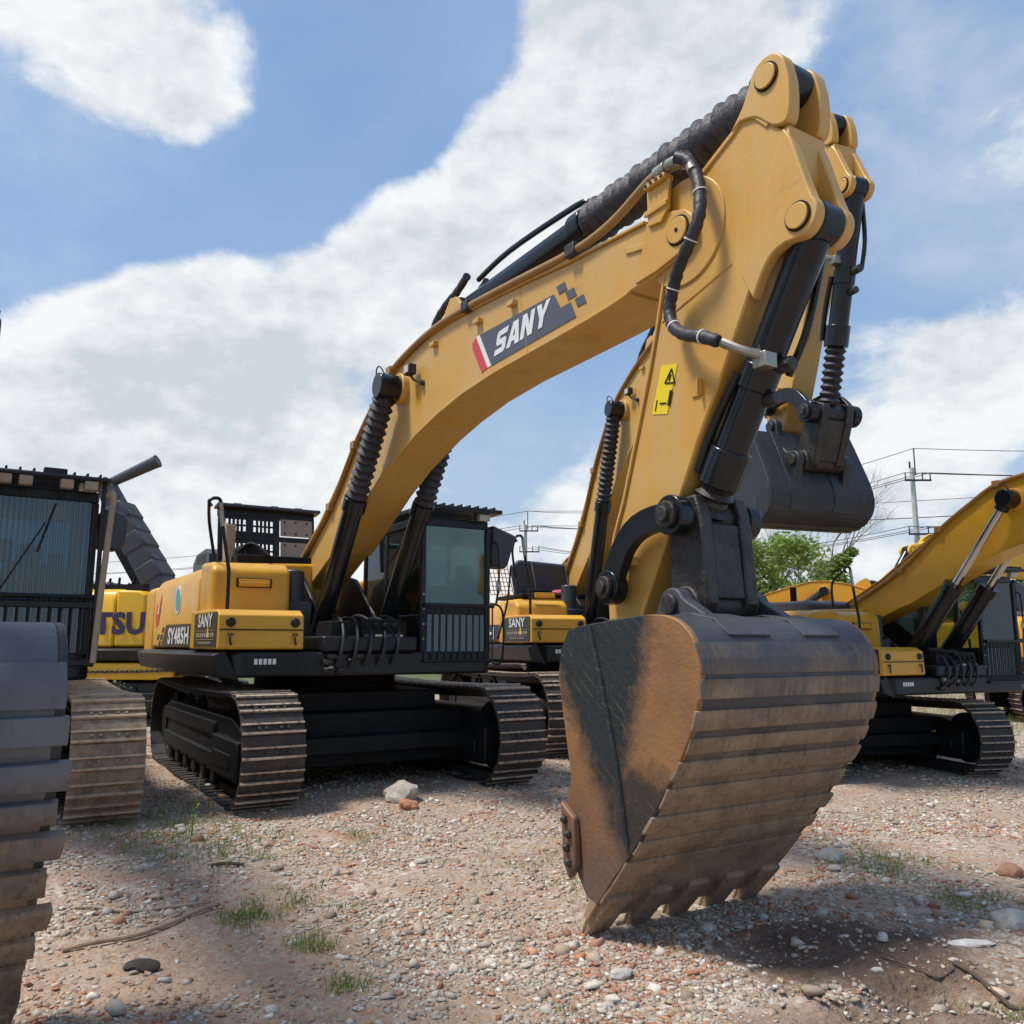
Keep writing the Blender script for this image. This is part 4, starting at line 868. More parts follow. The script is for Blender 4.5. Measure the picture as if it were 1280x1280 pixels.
# ================================================================== the machines
main = excavator('large central yellow excavator, white-lettered boom and rusty bucket planted in gravel', (-2.703, 11.62, 0), 32, sidem='bside', uc=(-.12, .22, R(-.5)))
second = excavator('yellow excavator just behind the centre one, dark bucket curled up clear of the ground', (1.26, 16.2, 0), 21, sc=1.05, ab=R(20.2), ast=R(7), abk=R(-70), uc=(0, 0, 0), hood_open=False, cover=True, shell='bshell2', hoodz=2.36, model='SY365H')
left = excavator('excavator cut by the left edge, barred dark cab and blue-grey ribbed bucket up close', (-6.76, 9.43, 0), 34.0, ab=R(-.6), uc=(.0, .44, R(-4.0)), shoe='shoe_tan', shell='bshell4', bars=True, cabglass='glassdark', hood_open=False)
right = excavator('yellow excavator on the right with bare chrome boom rods, raised boom leaving the frame', (5.05, 12.45, 0), 26, sc=.8, ab=R(-2.5), uc=(-.74, -.48, R(-13)), hood_open=False, boomm='paint', rods='chrome', brand=False, cabglass='glassclear', shell='bshell2')
for c in list(right.children):
    if c.name.startswith('track_frame') and (c.matrix_local.translation.z == 0):
        for (x, z, w_, h_, mt, nm) in ((-.45, .62, .10, .12, 'white', 'white_notice'), (.95, .55, .16, .14, 'white', 'white_notice'), (1.45, .60, .30, .07, 'decalyel', 'yellow_notice')):
            w = MB()
            yy = 2.95 / 2 - .29
            if nm == 'yellow_notice': w.prism([(x, z), (x + .06, z + .02), (x + w_ - .06, z + .02), (x + w_, z), (x + w_, z + h_), (x + w_ - .06, z + h_ - .02), (x + .06, z + h_ - .02), (x, z + h_)], yy - .004, yy)
            else: w.box(x, x + w_, yy - .004, yy, z, z + h_)
            w.build(nm, mt, c)
        break
k5 = excavator('lemon yellow excavator behind, large navy side letters beneath a dark wrapped arm', (-8.9, 19.8, 0), 86, detail=False, paintm='komat', boomm='komat', hood_open=False, hoodz=2.86, brand=False, toolbox=False, with_boom=False)
d = MB(); d.box(-3.4, 1.9, -1.70, -1.2, .95, 1.30); d.build('lower_panel', 'komat', k5, bevel=.04)
text_part(k5, 'side_lettering', 'navy', 'KOMATSU', (-1.78, -1.675, 1.92), (1, 0, 0), (0, 0, 1), .62, bold=.045, wide=1.0)
def arm_seg(name, pts, y0, y1, mat='armgrey'):
    m = MB(); m.prism(pts, y0, y1); return m.build(name, mat, k5, bevel=.05, seg=3)
# wrapped arm rising to the left, made of overlapping sleeves (local x is to the right in the photo)
arm = None
for i in range(6):
    t0, t1 = i / 6, (i + 1) / 6 + .02
    a = Vector((1.25, 2.75)).lerp(Vector((-.02, 4.75)), t0); b = Vector((1.25, 2.75)).lerp(Vector((-.02, 4.75)), t1); dd = (b - a).normalized(); nn = Vector((-dd.y, dd.x)); wd = .27 + .010 * (i % 2)
    q = arm_seg('arm_sleeve', [a - nn * wd, b - nn * (wd - .03), b + nn * (wd - .03), a + nn * wd], -1.2 - .01 * (i % 2), -.5)
arm_seg('lower_arm', [(-.35, 3.9), (.15, 4.2), (.9, 2.8), (.35, 2.8)], -.45, -.1, 'dark')
arm_seg('pipe_mount', [(-.50, 5.32), (-.12, 5.38), (.22, 4.85), (-.20, 4.60)], -1.15, -.85)
m = MB(); m.revolve((-.35, -1.0, 5.25), (.90, -1.0, 5.82), [(0, .10), (.92, .14), (1, .15)], 20, caps=False); m.revolve((-.35, -1.0, 5.25), (.90, -1.0, 5.82), [(0, .08), (1, .12)], 20); m.build('pipe_end', 'plastic', k5)
m = MB()
for i in range(12): x = -.6 + i * .12; m.tube([(x, -1.1, 2.85), (x + .1 * math.sin(i * 5), -1.0, 3.1 + .2 * math.sin(i * 3.1))], .03, 6, smooth=False)
m.box(-.6, 1.0, -1.2, -.6, 2.86, 3.0); m.build('deck_fittings', 'dark', k5)
far1 = excavator('distant yellow excavator whose dusty boom shows just right of the centre cab', (.5, 28.5, 0), 32, detail=False, brand=False, hood_open=False, sc=.95)
far2 = excavator('distant yellow excavator, dark cab showing above the planted bucket beside the green tree', (8.0, 36, 0), -35, detail=False, brand=False, hood_open=False)
far3 = excavator('distant orange excavator, lowered boom with black brand panel left of the chrome-rod boom', (6.3, 27.5, 0), 60, detail=False, brand=False, hood_open=False, cover=True, ab=R(-19), ast=R(70), abk=R(40), boomm='orange', paintm='orange', boomtext=('SANY', (4.55, 4.30), .26, -.05))
far4 = excavator('lemon yellow excavator far right with white letters on its boom, behind the barred cab', (17.5, 23, 0), -70, detail=False, brand=False, hood_open=False, ab=R(-8), ast=R(60), abk=R(20), paintm='komat', boomm='komat')
for c in far4.children:
    if c.name.startswith('boom') and not c.name.startswith('boom_'):
        a = rot2((6.6, 4.17), F0, R(-8)); b_ = rot2((4.6, 4.27), F0, R(-8)); e = b_ - a
        text_part(c, 'boom_lettering', 'white', '1102', (a.x, .25, a.y), (e.x, 0, e.y), (-e.y * -1 * 0 + 0, 0, 1), .42, bold=.02); break
far5 = excavator('orange excavator partly hidden behind the right cab, white number on its side', (13.4, 19.5, 0), 82, detail=False, brand=False, hood_open=False, paintm='orange', boomm='orange', sc=.85)
m = MB(); m.box(-2.3, .4, -1.662, -1.655, 1.66, 2.02); dp = m.build('side_decal', 'decalblack', far5)
text_part(dp, 'side_number', 'white', '350', (-1.7, -1.668, 1.70), (1, 0, 0), (0, 0, 1), .38, bold=.03, wide=1.1)

# ================================================================== ground
HOLES = [(2.05, 4.30, .30, .13), (1.66, 4.16, .20, .13), (2.6, 4.05, .30, .07), (1.35, 4.35, .12, .07)]
def gh(x, y):
    r = math.hypot(x, y)
    h = .055 * noise.noise(Vector((x * .35, y * .35, 1.3))) + .022 * noise.noise(Vector((x * 1.4, y * 1.4, 4.1)))
    if r < 14: h += .010 * noise.noise(Vector((x * 5, y * 5, 2.2))) + (.006 * noise.noise(Vector((x * 14, y * 14, 7.7))) if r < 8 else 0)
    # keep the standing machines' footing level
    if r < 30: h *= .8
    # churned soil beside the bucket teeth
    if 2 < y < 20:
        h += .030 * max(0, noise.noise(Vector((x * .9 + 3, y * .55, 31.)))) + .018 * noise.noise(Vector((x * 2.6, y * 2.6, 12.)))
    dt = abs(((x - 1.05) * .53 - (y - 6.15) * .85)); dl = (x - 1.05) * .85 + (y - 6.15) * .53
    if abs(dl) < 1.1: h += .075 * math.exp(-(dt / .16) ** 2) * (1 + .8 * noise.noise(Vector((x * 7, y * 7, 6)))) * (1 - (dl / 1.1) ** 4)
    d2 = ((x - 1.75) / .85) ** 2 + ((y - 5.05) / .55) ** 2
    h += .055 * math.exp(-d2) * (1 + .7 * noise.noise(Vector((x * 6, y * 6, 3))))
    d3 = ((x - 2.0) / 1.0) ** 2 + ((y - 3.9) / .5) ** 2
    h += .035 * math.exp(-d3) * (1 + 1.5 * noise.noise(Vector((x * 8, y * 8, 5))))
    for (hx, hy, hr, hd) in HOLES:
        q = math.hypot(x - hx, (y - hy) * 1.7) / hr
        if q < 1.6: h -= hd * max(0, 1 - q ** 3 / 2.2) * (1 + .6 * noise.noise(Vector((x * 9, y * 9, 8))))
    return h
GY = []; y = 1.2
while y < 900: GY.append(y); y *= 1.0125 if y < 12 else (1.035 if y < 40 else 1.2)
GY = [-900, -200, -40, -10, -2, .4] + GY
NXG = 340
gv = []
for y in GY:
    half = max(8, abs(y) * 1.05)
    if y > 600 or y < -300: half = 1500
    for i in range(NXG + 1):
        t = i / NXG * 2 - 1; x = half * (t * .55 + .45 * t ** 3 * (2.5 if y > 100 else 1))
        gv.append((x, y, gh(x, y) if 1 < y < 90 else -.0))
gf = [(j * (NXG + 1) + i, j * (NXG + 1) + i + 1, (j + 1) * (NXG + 1) + i + 1, (j + 1) * (NXG + 1) + i) for j in range(len(GY) - 1) for i in range(NXG)]
m, nt, b = new_mat('gravel_ground'); v = coord(nt)
def vor(scale, out='Color', rnd=1.0):
    n = nt.nodes.new('ShaderNodeTexVoronoi'); n.inputs['Scale'].default_value = scale; n.inputs['Randomness'].default_value = rnd
    dn = nt.nodes.new('ShaderNodeTexNoise'); dn.inputs['Scale'].default_value = scale * 1.4; dn.inputs['Detail'].default_value = 3; lk(nt, v, dn.inputs['Vector'])
    ad = nt.nodes.new('ShaderNodeVectorMath'); ad.operation = 'MULTIPLY_ADD'; lk(nt, dn.outputs['Color'], ad.inputs[0]); ad.inputs[1].default_value = (.6 / scale,) * 3; lk(nt, v, ad.inputs[2])
    lk(nt, ad.outputs[0], n.inputs['Vector']); return n.outputs['Color'], n.outputs['Distance']
vc1, vd1 = vor(26); vc2, vd2 = vor(75)
sep1 = nt.nodes.new('ShaderNodeSeparateColor'); lk(nt, vc1, sep1.inputs[0]); sep2 = nt.nodes.new('ShaderNodeSeparateColor'); lk(nt, vc2, sep2.inputs[0])
stops = [(0, (.24, .17, .12)), (.2, (.35, .265, .195)), (.4, (.46, .375, .295)), (.62, (.54, .48, .42)), (.80, (.36, .19, .13)), (.85, (.46, .26, .17)), (.89, (.56, .52, .47)), (1, (.66, .62, .57))]
c1 = ramp(nt, sep1.outputs[0], stops, 'CONSTANT'); c2 = ramp(nt, sep2.outputs[0], stops, 'CONSTANT')
stone = mixc(nt, rampv(nt, sep1.outputs[1], .35, .55), c2, c1)
soil = mixc(nt, rampv(nt, noise_n(nt, v, 30, 8, .7), .35, .65), (.30, .215, .15), (.45, .345, .255))
patch = rampv(nt, noise_n(nt, v, 1.1, 8, .68), .42, .58)
col = mixc(nt, mth(nt, 'MULTIPLY', patch, .9), stone, soil)
redp = rampv(nt, noise_n(nt, coord(nt, 'Object', (1, 1.6, 1)), 1.1, 9, .75), .52, .64, 0, .6)
col = mixc(nt, redp, col, (.33, .15, .09))
# soil patches: left foreground, dug earth with the bucket's shadow painted in (object space)
def blobmask(cx, cy, rx, ry, soft=.5):
    s = nt.nodes.new('ShaderNodeSeparateXYZ'); lk(nt, v, s.inputs[0])
    a = mth(nt, 'POWER', mth(nt, 'ABSOLUTE', mth(nt, 'DIVIDE', mth(nt, 'SUBTRACT', s.outputs[0], cx), rx)), 2); bb = mth(nt, 'POWER', mth(nt, 'ABSOLUTE', mth(nt, 'DIVIDE', mth(nt, 'SUBTRACT', s.outputs[1], cy), ry)), 2)
    r = mth(nt, 'ADD', mth(nt, 'ADD', a, bb), mth(nt, 'MULTIPLY', mth(nt, 'SUBTRACT', noise_n(nt, v, 2.6, 7, .65), .5), 2.6))
    return rampv(nt, r, 1 - soft, 1 + soft, 1, 0)
col = mixc(nt, mth(nt, 'MULTIPLY', blobmask(-1.5, 3.9, 1.2, 1.5), .75), col, mixc(nt, rampv(nt, noise_n(nt, v, 18, 8, .7), .35, .65), (.32, .215, .15), (.45, .325, .23)))
col = mixc(nt, mth(nt, 'MULTIPLY', blobmask(1.9, 4.9, .8, .5), .92), col, mixc(nt, rampv(nt, noise_n(nt, v, 26, 8, .7), .35, .65), (.075, .048, .035), (.14, .092, .066)))  # dark dug earth, the bucket's cast shadow put into its colour too
col = mixc(nt, mth(nt, 'MULTIPLY', blobmask(2.1, 3.9, 1.1, .45), .8), col, mixc(nt, rampv(nt, noise_n(nt, v, 26, 8, .7), .35, .65), (.12, .078, .056), (.20, .135, .10)))
# green ground beyond the yard
spos = nt.nodes.new('ShaderNodeSeparateXYZ'); lk(nt, v, spos.inputs[0])
far_g = rampv(nt, mth(nt, 'ADD', spos.outputs[1], mth(nt, 'MULTIPLY', noise_n(nt, v, .4, 4), 12)), 34, 40)
col = mixc(nt, far_g, col, mixc(nt, noise_n(nt, v, 2, 6), (.08, .10, .04), (.14, .15, .07)))
lk(nt, col, b.inputs['Base Color']); b.inputs['Roughness'].default_value = .92; b.inputs['Specular IOR Level'].default_value = .2
hh = mth(nt, 'ADD', mth(nt, 'MULTIPLY', rampv(nt, vd1, 0, .5, 1, 0), .6), mth(nt, 'ADD', mth(nt, 'MULTIPLY', rampv(nt, vd2, 0, .5, 1, 0), .25), mth(nt, 'MULTIPLY', noise_n(nt, v, 60, 8, .7), .3)))
bump(nt, b, hh, .9, .018)
me = bpy.data.meshes.new('ground'); me.from_pydata(gv, [], gf); me.materials.append(m); me.polygons.foreach_set('use_smooth', [True] * len(me.polygons))
ground = bpy.data.objects.new('ground', me); COL.objects.link(ground); tag(ground, 'crushed stone and brick rubble yard surface', kind='structure')
# ------------------------------------------------------------------ loose stones (one uncountable mass)
rng = np.random.default_rng(5)
def stone_shape(k):
    """angular broken fragment: hull of a few random points"""
    bm = bmesh.new(); r = random.Random(k)
    sx, sy, sz = r.uniform(.75, 1.45), r.uniform(.6, 1.05), r.uniform(.38, .8)
    for i in range(r.choice((9, 11, 13))):
        d_ = Vector((r.gauss(0, 1), r.gauss(0, 1), r.gauss(0, 1))).normalized() * r.uniform(.85, 1.15); bm.verts.new((d_.x * sx, d_.y * sy, d_.z * sz))
    g = bmesh.ops.convex_hull(bm, input=bm.verts); bmesh.ops.delete(bm, geom=list({e for e in g['geom_interior'] + g['geom_unused'] if isinstance(e, bmesh.types.BMVert)}), context='VERTS')
    bmesh.ops.triangulate(bm, faces=bm.faces); bmesh.ops.recalc_face_normals(bm, faces=bm.faces); bm.verts.index_update()
    V = np.array([v_.co[:] for v_ in bm.verts], dtype=np.float32); Fc = np.array([[q.index for q in f.verts] for f in bm.faces], dtype=np.int32); bm.free(); return V, Fc
shapes = [stone_shape(k) for k in range(24)]
PAL = np.array([(.58, .53, .45), (.70, .66, .58), (.50, .44, .37), (.44, .35, .27), (.38, .29, .21), (.50, .39, .29), (.46, .20, .11), (.55, .29, .17), (.38, .15, .09), (.36, .33, .30), (.56, .45, .33)], dtype=np.float32)
PW = np.array([.19, .12, .16, .15, .10, .10, .035, .035, .025, .04, .045]); PW /= PW.sum()
def scatter(name, n, dmin, dmax, smin, smax, power, label, seed, redfrac=1.):
    rg = np.random.default_rng(seed); pos = []
    while len(pos) < n:
        u = rg.random(); D = dmin * (dmax / dmin) ** (u ** power)
        lat = (rg.random() * 2 - 1) * (D * .66 + .2); x, yv = lat, D
        # less stone on bare soil
        dens = 1.0
        if ((x + 1.5) / 1.2) ** 2 + ((yv - 3.7) / 1.4) ** 2 < 1: dens = .42
        if ((x - 1.95) / .85) ** 2 + ((yv - 4.9) / .5) ** 2 < 1: dens = .10
        if ((x - 2.1) / 1.1) ** 2 + ((yv - 3.9) / .45) ** 2 < 1: dens = .32
        nn_ = noise.noise(Vector((x * .9, yv * .9, 9))) + .5 * noise.noise(Vector((x * 2.7, yv * 2.7, 19)))
        dens *= min(1, max(.10, .50 + nn_ * 1.7))
        if rg.random() > dens: continue
        pos.append((x, yv))
    VV = []; FF = []; CC = []; off = 0
    sz = smin * (smax / smin) ** (rg.random(n) ** 1.7); ci = rg.choice(len(PAL), n, p=PW)
    for i, (x, yv) in enumerate(pos):
        V, Fc = shapes[rg.integers(len(shapes))]; a = rg.random() * 6.28; ca, sa = math.cos(a), math.sin(a); s_ = sz[i]
        W = V.copy(); W[:, 0] = (V[:, 0] * ca - V[:, 1] * sa) * s_; W[:, 1] = (V[:, 0] * sa + V[:, 1] * ca) * s_; W[:, 2] = V[:, 2] * s_
        W += np.array((x, yv, gh(x, yv) + s_ * .10), dtype=np.float32)
        c = PAL[ci[i]]
        rp = noise.noise(Vector((x * .8, yv * 1.2, 20.)))
        if rp > .22 and rg.random() < .30: c = PAL[6 + rg.integers(3)]
        c = c * (.75 + .45 * rg.random())
        VV.append(W); FF.append(Fc + off); off += len(W); CC.append(np.repeat(np.array([[c[0], c[1], c[2], 1]], dtype=np.float32), len(W), 0))
    VV = np.concatenate(VV); FF = np.concatenate(FF); CC = np.concatenate(CC)
    me = bpy.data.meshes.new(name); me.vertices.add(len(VV)); me.vertices.foreach_set('co', VV.ravel()); nf = len(FF)
    me.loops.add(nf * 3); me.loops.foreach_set('vertex_index', FF.ravel()); me.polygons.add(nf)
    me.polygons.foreach_set('loop_start', np.arange(0, nf * 3, 3, dtype=np.int32)); me.polygons.foreach_set('loop_total', np.full(nf, 3, dtype=np.int32))
    me.update(calc_edges=True); at_ = me.color_attributes.new('tint', 'FLOAT_COLOR', 'POINT'); at_.data.foreach_set('color', CC.ravel())
    me.materials.append(M['stone']); o = bpy.data.objects.new(name, me); COL.objects.link(o); tag(o, label, 'gravel', kind='stuff'); return o
m, nt, b = new_mat('rubble_stone'); at_n = nt.nodes.new('ShaderNodeAttribute'); at_n.attribute_name = 'tint'; v = coord(nt)
col = mixc(nt, rampv(nt, noise_n(nt, v, 90, 6, .7), .35, .7, 0, .5), at_n.outputs['Color'], (.22, .165, .125))
lk(nt, col, b.inputs['Base Color']); b.inputs['Roughness'].default_value = .9; b.inputs['Specular IOR Level'].default_value = .25; bump(nt, b, noise_n(nt, v, 160, 5, .7), .5, .004); M['stone'] = m
scatter('gravel', 66000, 2.9, 9.0, .0040, .026, .9, 'crushed grey, tan and brick-red gravel over the near yard', 3)
scatter('far_gravel', 36000, 7.5, 17.0, .008, .034, .8, 'coarser rubble gravel further back around the tracks', 4)
scatter('rubble', 1500, 3.2, 14.0, .026, .062, .8, 'larger broken stone and brick lumps among the gravel', 6)
# single rocks one can point at
def rock(px, py, D, r, colr, label, name='rock', sc=(1, 1, .7), seed=1):
    p = at(px, py, D); g = gh(p.x, p.y)
    bm = bmesh.new(); bmesh.ops.create_icosphere(bm, subdivisions=3, radius=r)
    for v_ in bm.verts:
        n_ = noise.noise(v_.co / r * 1.1 + Vector((seed * 7.1, 0, 0))); n2 = noise.noise(v_.co / r * 3.2 + Vector((0, seed * 3.3, 0)))
        v_.co *= 1 + .38 * n_ + .12 * n2; v_.co = Vector((v_.co.x * sc[0], v_.co.y * sc[1], v_.co.z * sc[2]))
    me = bpy.data.meshes.new(name); bm.to_mesh(me); bm.free(); me.materials.append(simple(name + '_surface', colr, tuple(c * .6 for c in colr), .9, bmp=.8, bscale=50, scale=12)); me.polygons.foreach_set('use_smooth', [True] * len(me.polygons)); me.set_sharp_from_angle(angle=R(28))
    o = bpy.data.objects.new(name, me); COL.objects.link(o); o.location = (p.x, p.y, g + r * sc[2] * .45); tag(o, label, 'brick' if 'brick' in name else 'rock'); return o
rock(502, 990, 9.6, .20, (.47, .42, .37), 'pale grey boulder lying in front of the centre machine\'s dark undercarriage', seed=2)
rock(511, 1010, 9.1, .10, (.50, .24, .12), 'orange brick lump just in front of the pale grey boulder', 'brick_lump', seed=3)
rock(775, 1195, 4.65, .055, (.52, .49, .45), 'whitish stone in front of the planted bucket\'s near tooth', seed=4)
rock(1040, 1068, 7.0, .10, (.50, .47, .40), 'pale stone between the bucket and the right grass patch', seed=5)
rock(1262, 1082, 6.6, .085, (.36, .19, .13), 'reddish brick chunk by the right photo edge', 'brick_lump', seed=6)
rock(1212, 1180, 5.0, .09, (.72, .70, .66), 'flat white slab beside the dark cable at lower right', 'slab', sc=(1.3, .6, .16), seed=7)
rock(1135, 1236, 4.15, .055, (.66, .63, .58), 'upright white chip next to the small dug hole', 'stone_chip', sc=(.5, .5, 1.2), seed=8)
rock(178, 1190, 4.7, .085, (.05, .042, .036), 'black crumbly clod on bare soil at lower left', 'soil_clod', sc=(1.1, .7, .35), seed=9)
rock(1262, 1155, 5.3, .10, (.55, .50, .44), 'large pale rock above the white slab at the right', seed=10)
def ground_line(name, pts, r, mat, label, cat, jit=.012):
    P = []
    for i, (px, py) in enumerate(pts):
        D = CAMH * FPX / (py - HOR) * .985; p = at(px, py, D); P.append((p.x, p.y, gh(p.x, p.y) + r + jit * abs(math.sin(i * 1.9))))
    m_ = MB(); m_.tube(P, r, 8, wob=.18); tag(m_.build(name, mat, None), label, cat)
M['wood'] = simple('dry_wood', (.42, .31, .22), (.30, .21, .14), .85, scale=12, bmp=.4); M['darkwood'] = simple('dark_wood', (.10, .075, .055), (.06, .045, .035), .85, scale=12)
ground_line('stick_branch', [(80, 1158), (120, 1150), (165, 1141), (205, 1129), (250, 1117), (275, 1108)], .013, 'wood', 'long pale curved branch on the bare soil at left', 'branch')
ground_line('stick_branch', [(95, 1112), (125, 1111), (160, 1113), (200, 1110), (265, 1106)], .009, 'beige', 'thin whitish strip lying above the long pale branch', 'branch')
ground_line('stick_branch', [(265, 1064), (285, 1062), (305, 1063)], .014, 'darkwood', 'short dark stick below the tall weed stalk', 'stick')
ground_line('cable', [(1190, 1178), (1215, 1189), (1240, 1200), (1262, 1211), (1290, 1226)], .011, 'darkwood', 'dark cable running off the lower right edge', 'cable')
ground_line('cable', [(1100, 1172), (1140, 1186), (1170, 1191), (1190, 1183)], .005, 'darkwood', 'thin wire lying left of the flat white slab', 'wire')
# ------------------------------------------------------------------ plants
def leafmat(name, a, b_, tr=.35):
    m, nt, b = new_mat(name); v = coord(nt); f = noise_n(nt, v, 3.0, 5, .6); rnd = noise_n(nt, v, 40, 2, .5)
    c = mixc(nt, rampv(nt, f, .35, .65), a, b_); c = mixc(nt, rampv(nt, rnd, .4, .7, 0, .4), c, tuple(min(1, x * 1.6) for x in b_))
    lk(nt, c, b.inputs['Base Color']); b.inputs['Roughness'].default_value = .55; out = nt.nodes['Material Output']
    t = nt.nodes.new('ShaderNodeBsdfTranslucent'); lk(nt, c, t.inputs[0]); mx = nt.nodes.new('ShaderNodeMixShader'); mx.inputs[0].default_value = tr
    lk(nt, b.outputs[0], mx.inputs[1]); lk(nt, t.outputs[0], mx.inputs[2]); lk(nt, mx.outputs[0], out.inputs[0]); return m
M['leaf'] = leafmat('light_leaves', (.16, .26, .04), (.26, .36, .08)); M['leaf2'] = leafmat('dark_leaves', (.05, .10, .02), (.10, .16, .04)); M['grass'] = leafmat('grass_blades', (.13, .20, .035), (.22, .28, .07)); M['bark'] = simple('tree_bark', (.12, .10, .08), (.08, .065, .05), .9, scale=10, bmp=.5); M['greybark'] = simple('bare_twigs', (.30, .28, .26), (.22, .20, .18), .9)
def leaves(name, clumps, n, size, mat, parent=None, seed=1):
    r = random.Random(seed); mb = MB()
    for i in range(n):
        c, rad = r.choice(clumps); d_ = Vector((r.gauss(0, 1), r.gauss(0, 1), r.gauss(0, 1))).normalized() * rad * (r.random() ** .45)
        p = Vector(c) + Vector((d_.x, d_.y, d_.z * .75)); s_ = size * r.uniform(.5, 1.3)
        a = Vector((r.gauss(0, 1), r.gauss(0, 1), r.gauss(0, .5))).normalized(); b_ = a.orthogonal().normalized(); b_ = (Matrix.Rotation(r.random() * 6.28, 3, a) @ b_)
        mb.add([p - a * s_, p + b_ * s_ * .45, p + a * s_, p - b_ * s_ * .45], [(0, 1, 2, 3)])
    mb.raw = True
    return mb.build(name, mat, parent, smooth=0)
def limb(mb, p, d_, L, r, depth, rr, spread=.6, tips=None, nmin=2):
    q = p; dd = d_.normalized(); path = [q]
    for k in range(3): dd = (dd + Vector((rr.gauss(0, .10), rr.gauss(0, .10), rr.gauss(.03, .06)))).normalized(); q = q + dd * L / 3; path.append(q)
    for i in range(3): mb.cyl(path[i], path[i + 1], r * (1 - i * .18), r * (1 - (i + 1) * .18), 6 if depth > 1 else 4)
    if tips is not None and depth <= 1: tips.append(q)
    if depth <= 0: return
    for k in range(rr.choice((nmin, nmin + 1))):
        base = path[rr.choice((2, 3, 3))]; nd = (dd + Vector((rr.gauss(0, spread), rr.gauss(0, spread), rr.gauss(.12, spread * .5)))).normalized(); limb(mb, base, nd, L * rr.uniform(.62, .85), r * .52, depth - 1, rr, spread, tips, nmin)
def tree(px, ybase_h, D, height, crownr, nleaf, label, leafm='leaf', leaf=.11, seed=1, depth=4, name='broadleaf_tree', group=None, spread=.6, sparse=1.0):
    X = (px - 640) / FPX * D; root = empty(name, (X, D, 0)); tag(root, label, 'tree', group); rr = random.Random(seed); tips = []; mb = MB()
    limb(mb, Vector((0, 0, -.1)), Vector((0, 0, 1)), height * .36, height * .026, depth, rr, spread, tips, 3); mb.build('trunk', 'bark' if nleaf else 'greybark', root)
    if nleaf: leaves('crown', [(t, crownr * rr.uniform(.5, 1.1)) for t in tips], nleaf, leaf, leafm, root, seed)
    return root
tree(966, 0, 30, 5.9, .60, 9000, 'light green leafy tree seen above the planted bucket', seed=11, spread=.75, leaf=.10)
tree(1003, 0, 32, 4.9, .55, 6500, 'lower green tree right of the round light green one', seed=15, spread=.7, leaf=.10)
tree(1040, 0, 33, 6.6, .42, 0, 'tall bare tree with thin grey twigs behind the curled dark bucket', seed=5, depth=6, name='bare_tree', spread=.42)
root = empty('ivy_clad_tree', ((1043 - 640) / FPX * 32.2, 32.2, 0)); tag(root, 'narrow leafy column of foliage climbing in front of the bare tree', 'tree'); m_ = MB(); m_.cyl((0, 0, 0), (.1, 0, 5.0), .09, .03, 8); m_.build('trunk', 'bark', root)
leaves('crown', [((random.uniform(-.35, .35), random.uniform(-.3, .3), 2.2 + i * .22), .42) for i in range(13)] + [((.7, 0, 5.2), .25), ((.35, 0, 4.9), .35)], 5000, .10, 'leaf', root, 8)
for i, (px, D, hgt, lab) in enumerate(((1228, 44, 6.6, 'pale leafy tree above the right cab roof'), (1275, 40, 6.2, 'leafy tree at the right photo edge behind the lettered lemon boom'), (1160, 46, 4.2, 'low tree showing between the orange boom and the chrome-rod boom'))):
    tree(px, 0, D, hgt, .55, 5200, lab, seed=30 + i, leaf=.14, depth=4, group='trees beyond the yard')
# far hedge and grass that nobody could count
hed = []
for i in range(90): x = -40 + i * 1.0; hed.append(((x, 52 + 2 * math.sin(i * 1.7), .9 + .5 * noise.noise(Vector((i * .4, 0, 0)))), 1.1))
tag(leaves('hedge', hed, 26000, .20, 'leaf2', None, 77), 'dark band of bushes closing the far side of the yard', 'bushes', kind='stuff')
def tuft(mb, x, y, n, h_, rr, rad=.06):
    z = gh(x, y)
    for i in range(n):
        a = rr.random() * 6.28; r_ = rad * rr.random() ** .5; p = Vector((x + r_ * math.cos(a), y + r_ * math.sin(a), z)); hh_ = h_ * rr.uniform(.4, 1.1); l_ = Vector((rr.gauss(0, .35), rr.gauss(0, .35), 1)).normalized(); w_ = Vector((-l_.y, l_.x, 0)); w_ = (w_ if w_.length > .01 else Vector((1, 0, 0))).normalized() * .0028
        if rr.random() < .5: w_ = Vector((w_.y, -w_.x, 0))
        m1 = p + l_ * hh_ * .55; t_ = p + l_ * hh_ + Vector((l_.x, l_.y, -.25)) * hh_ * .5
        mb.add([p - w_, p + w_, m1 + w_ * .8, m1 - w_ * .8, t_], [(0, 1, 2, 3), (3, 2, 4)])
rr = random.Random(12); gm = MB()
for (px, py, spx, n, k) in ((315, 1118, 22, 26, .09), (455, 1028, 16, 12, .10), (395, 1150, 14, 12, .12), (435, 1190, 12, 10, .08), (565, 1258, 30, 30, .07), (700, 1268, 60, 26, .06), (1090, 1062, 34, 40, .08), (1195, 1100, 26, 24, .08), (240, 1035, 55, 70, .10), (640, 1050, 40, 14, .07), (220, 1010, 60, 40, .14), (1150, 940, 60, 30, .12), (1010, 1270, 20, 10, .07), (380, 1100, 20, 10, .10), (1250, 1230, 18, 10, .06), (720, 1080, 14, 6, .08)):
    for i in range(n):
        x_, y_ = px + rr.gauss(0, spx), py + rr.gauss(0, spx * .28)
        if y_ < 860 or y_ > 1275: continue
        p = at(x_, y_, CAMH * FPX / (y_ - HOR) * .985); tuft(gm, p.x, p.y, 12, k * rr.uniform(.6, 1.1), rr, .05 + .006 * p.y)
gm.raw = True; tag(gm.build('grass', 'grass', None, smooth=0), 'short sparse grass tufts growing through the gravel', 'grass', kind='stuff')
gm = MB()
for i in range(5200):
    x_ = rr.uniform(4, 24); y_ = rr.uniform(16.5, 30); tuft(gm, x_, y_, 3, .30, rr, .1)
gm.raw = True; tag(gm.build('tall_grass', 'grass', None, smooth=0), 'green grass growing behind the right-hand machines', 'grass', kind='stuff')
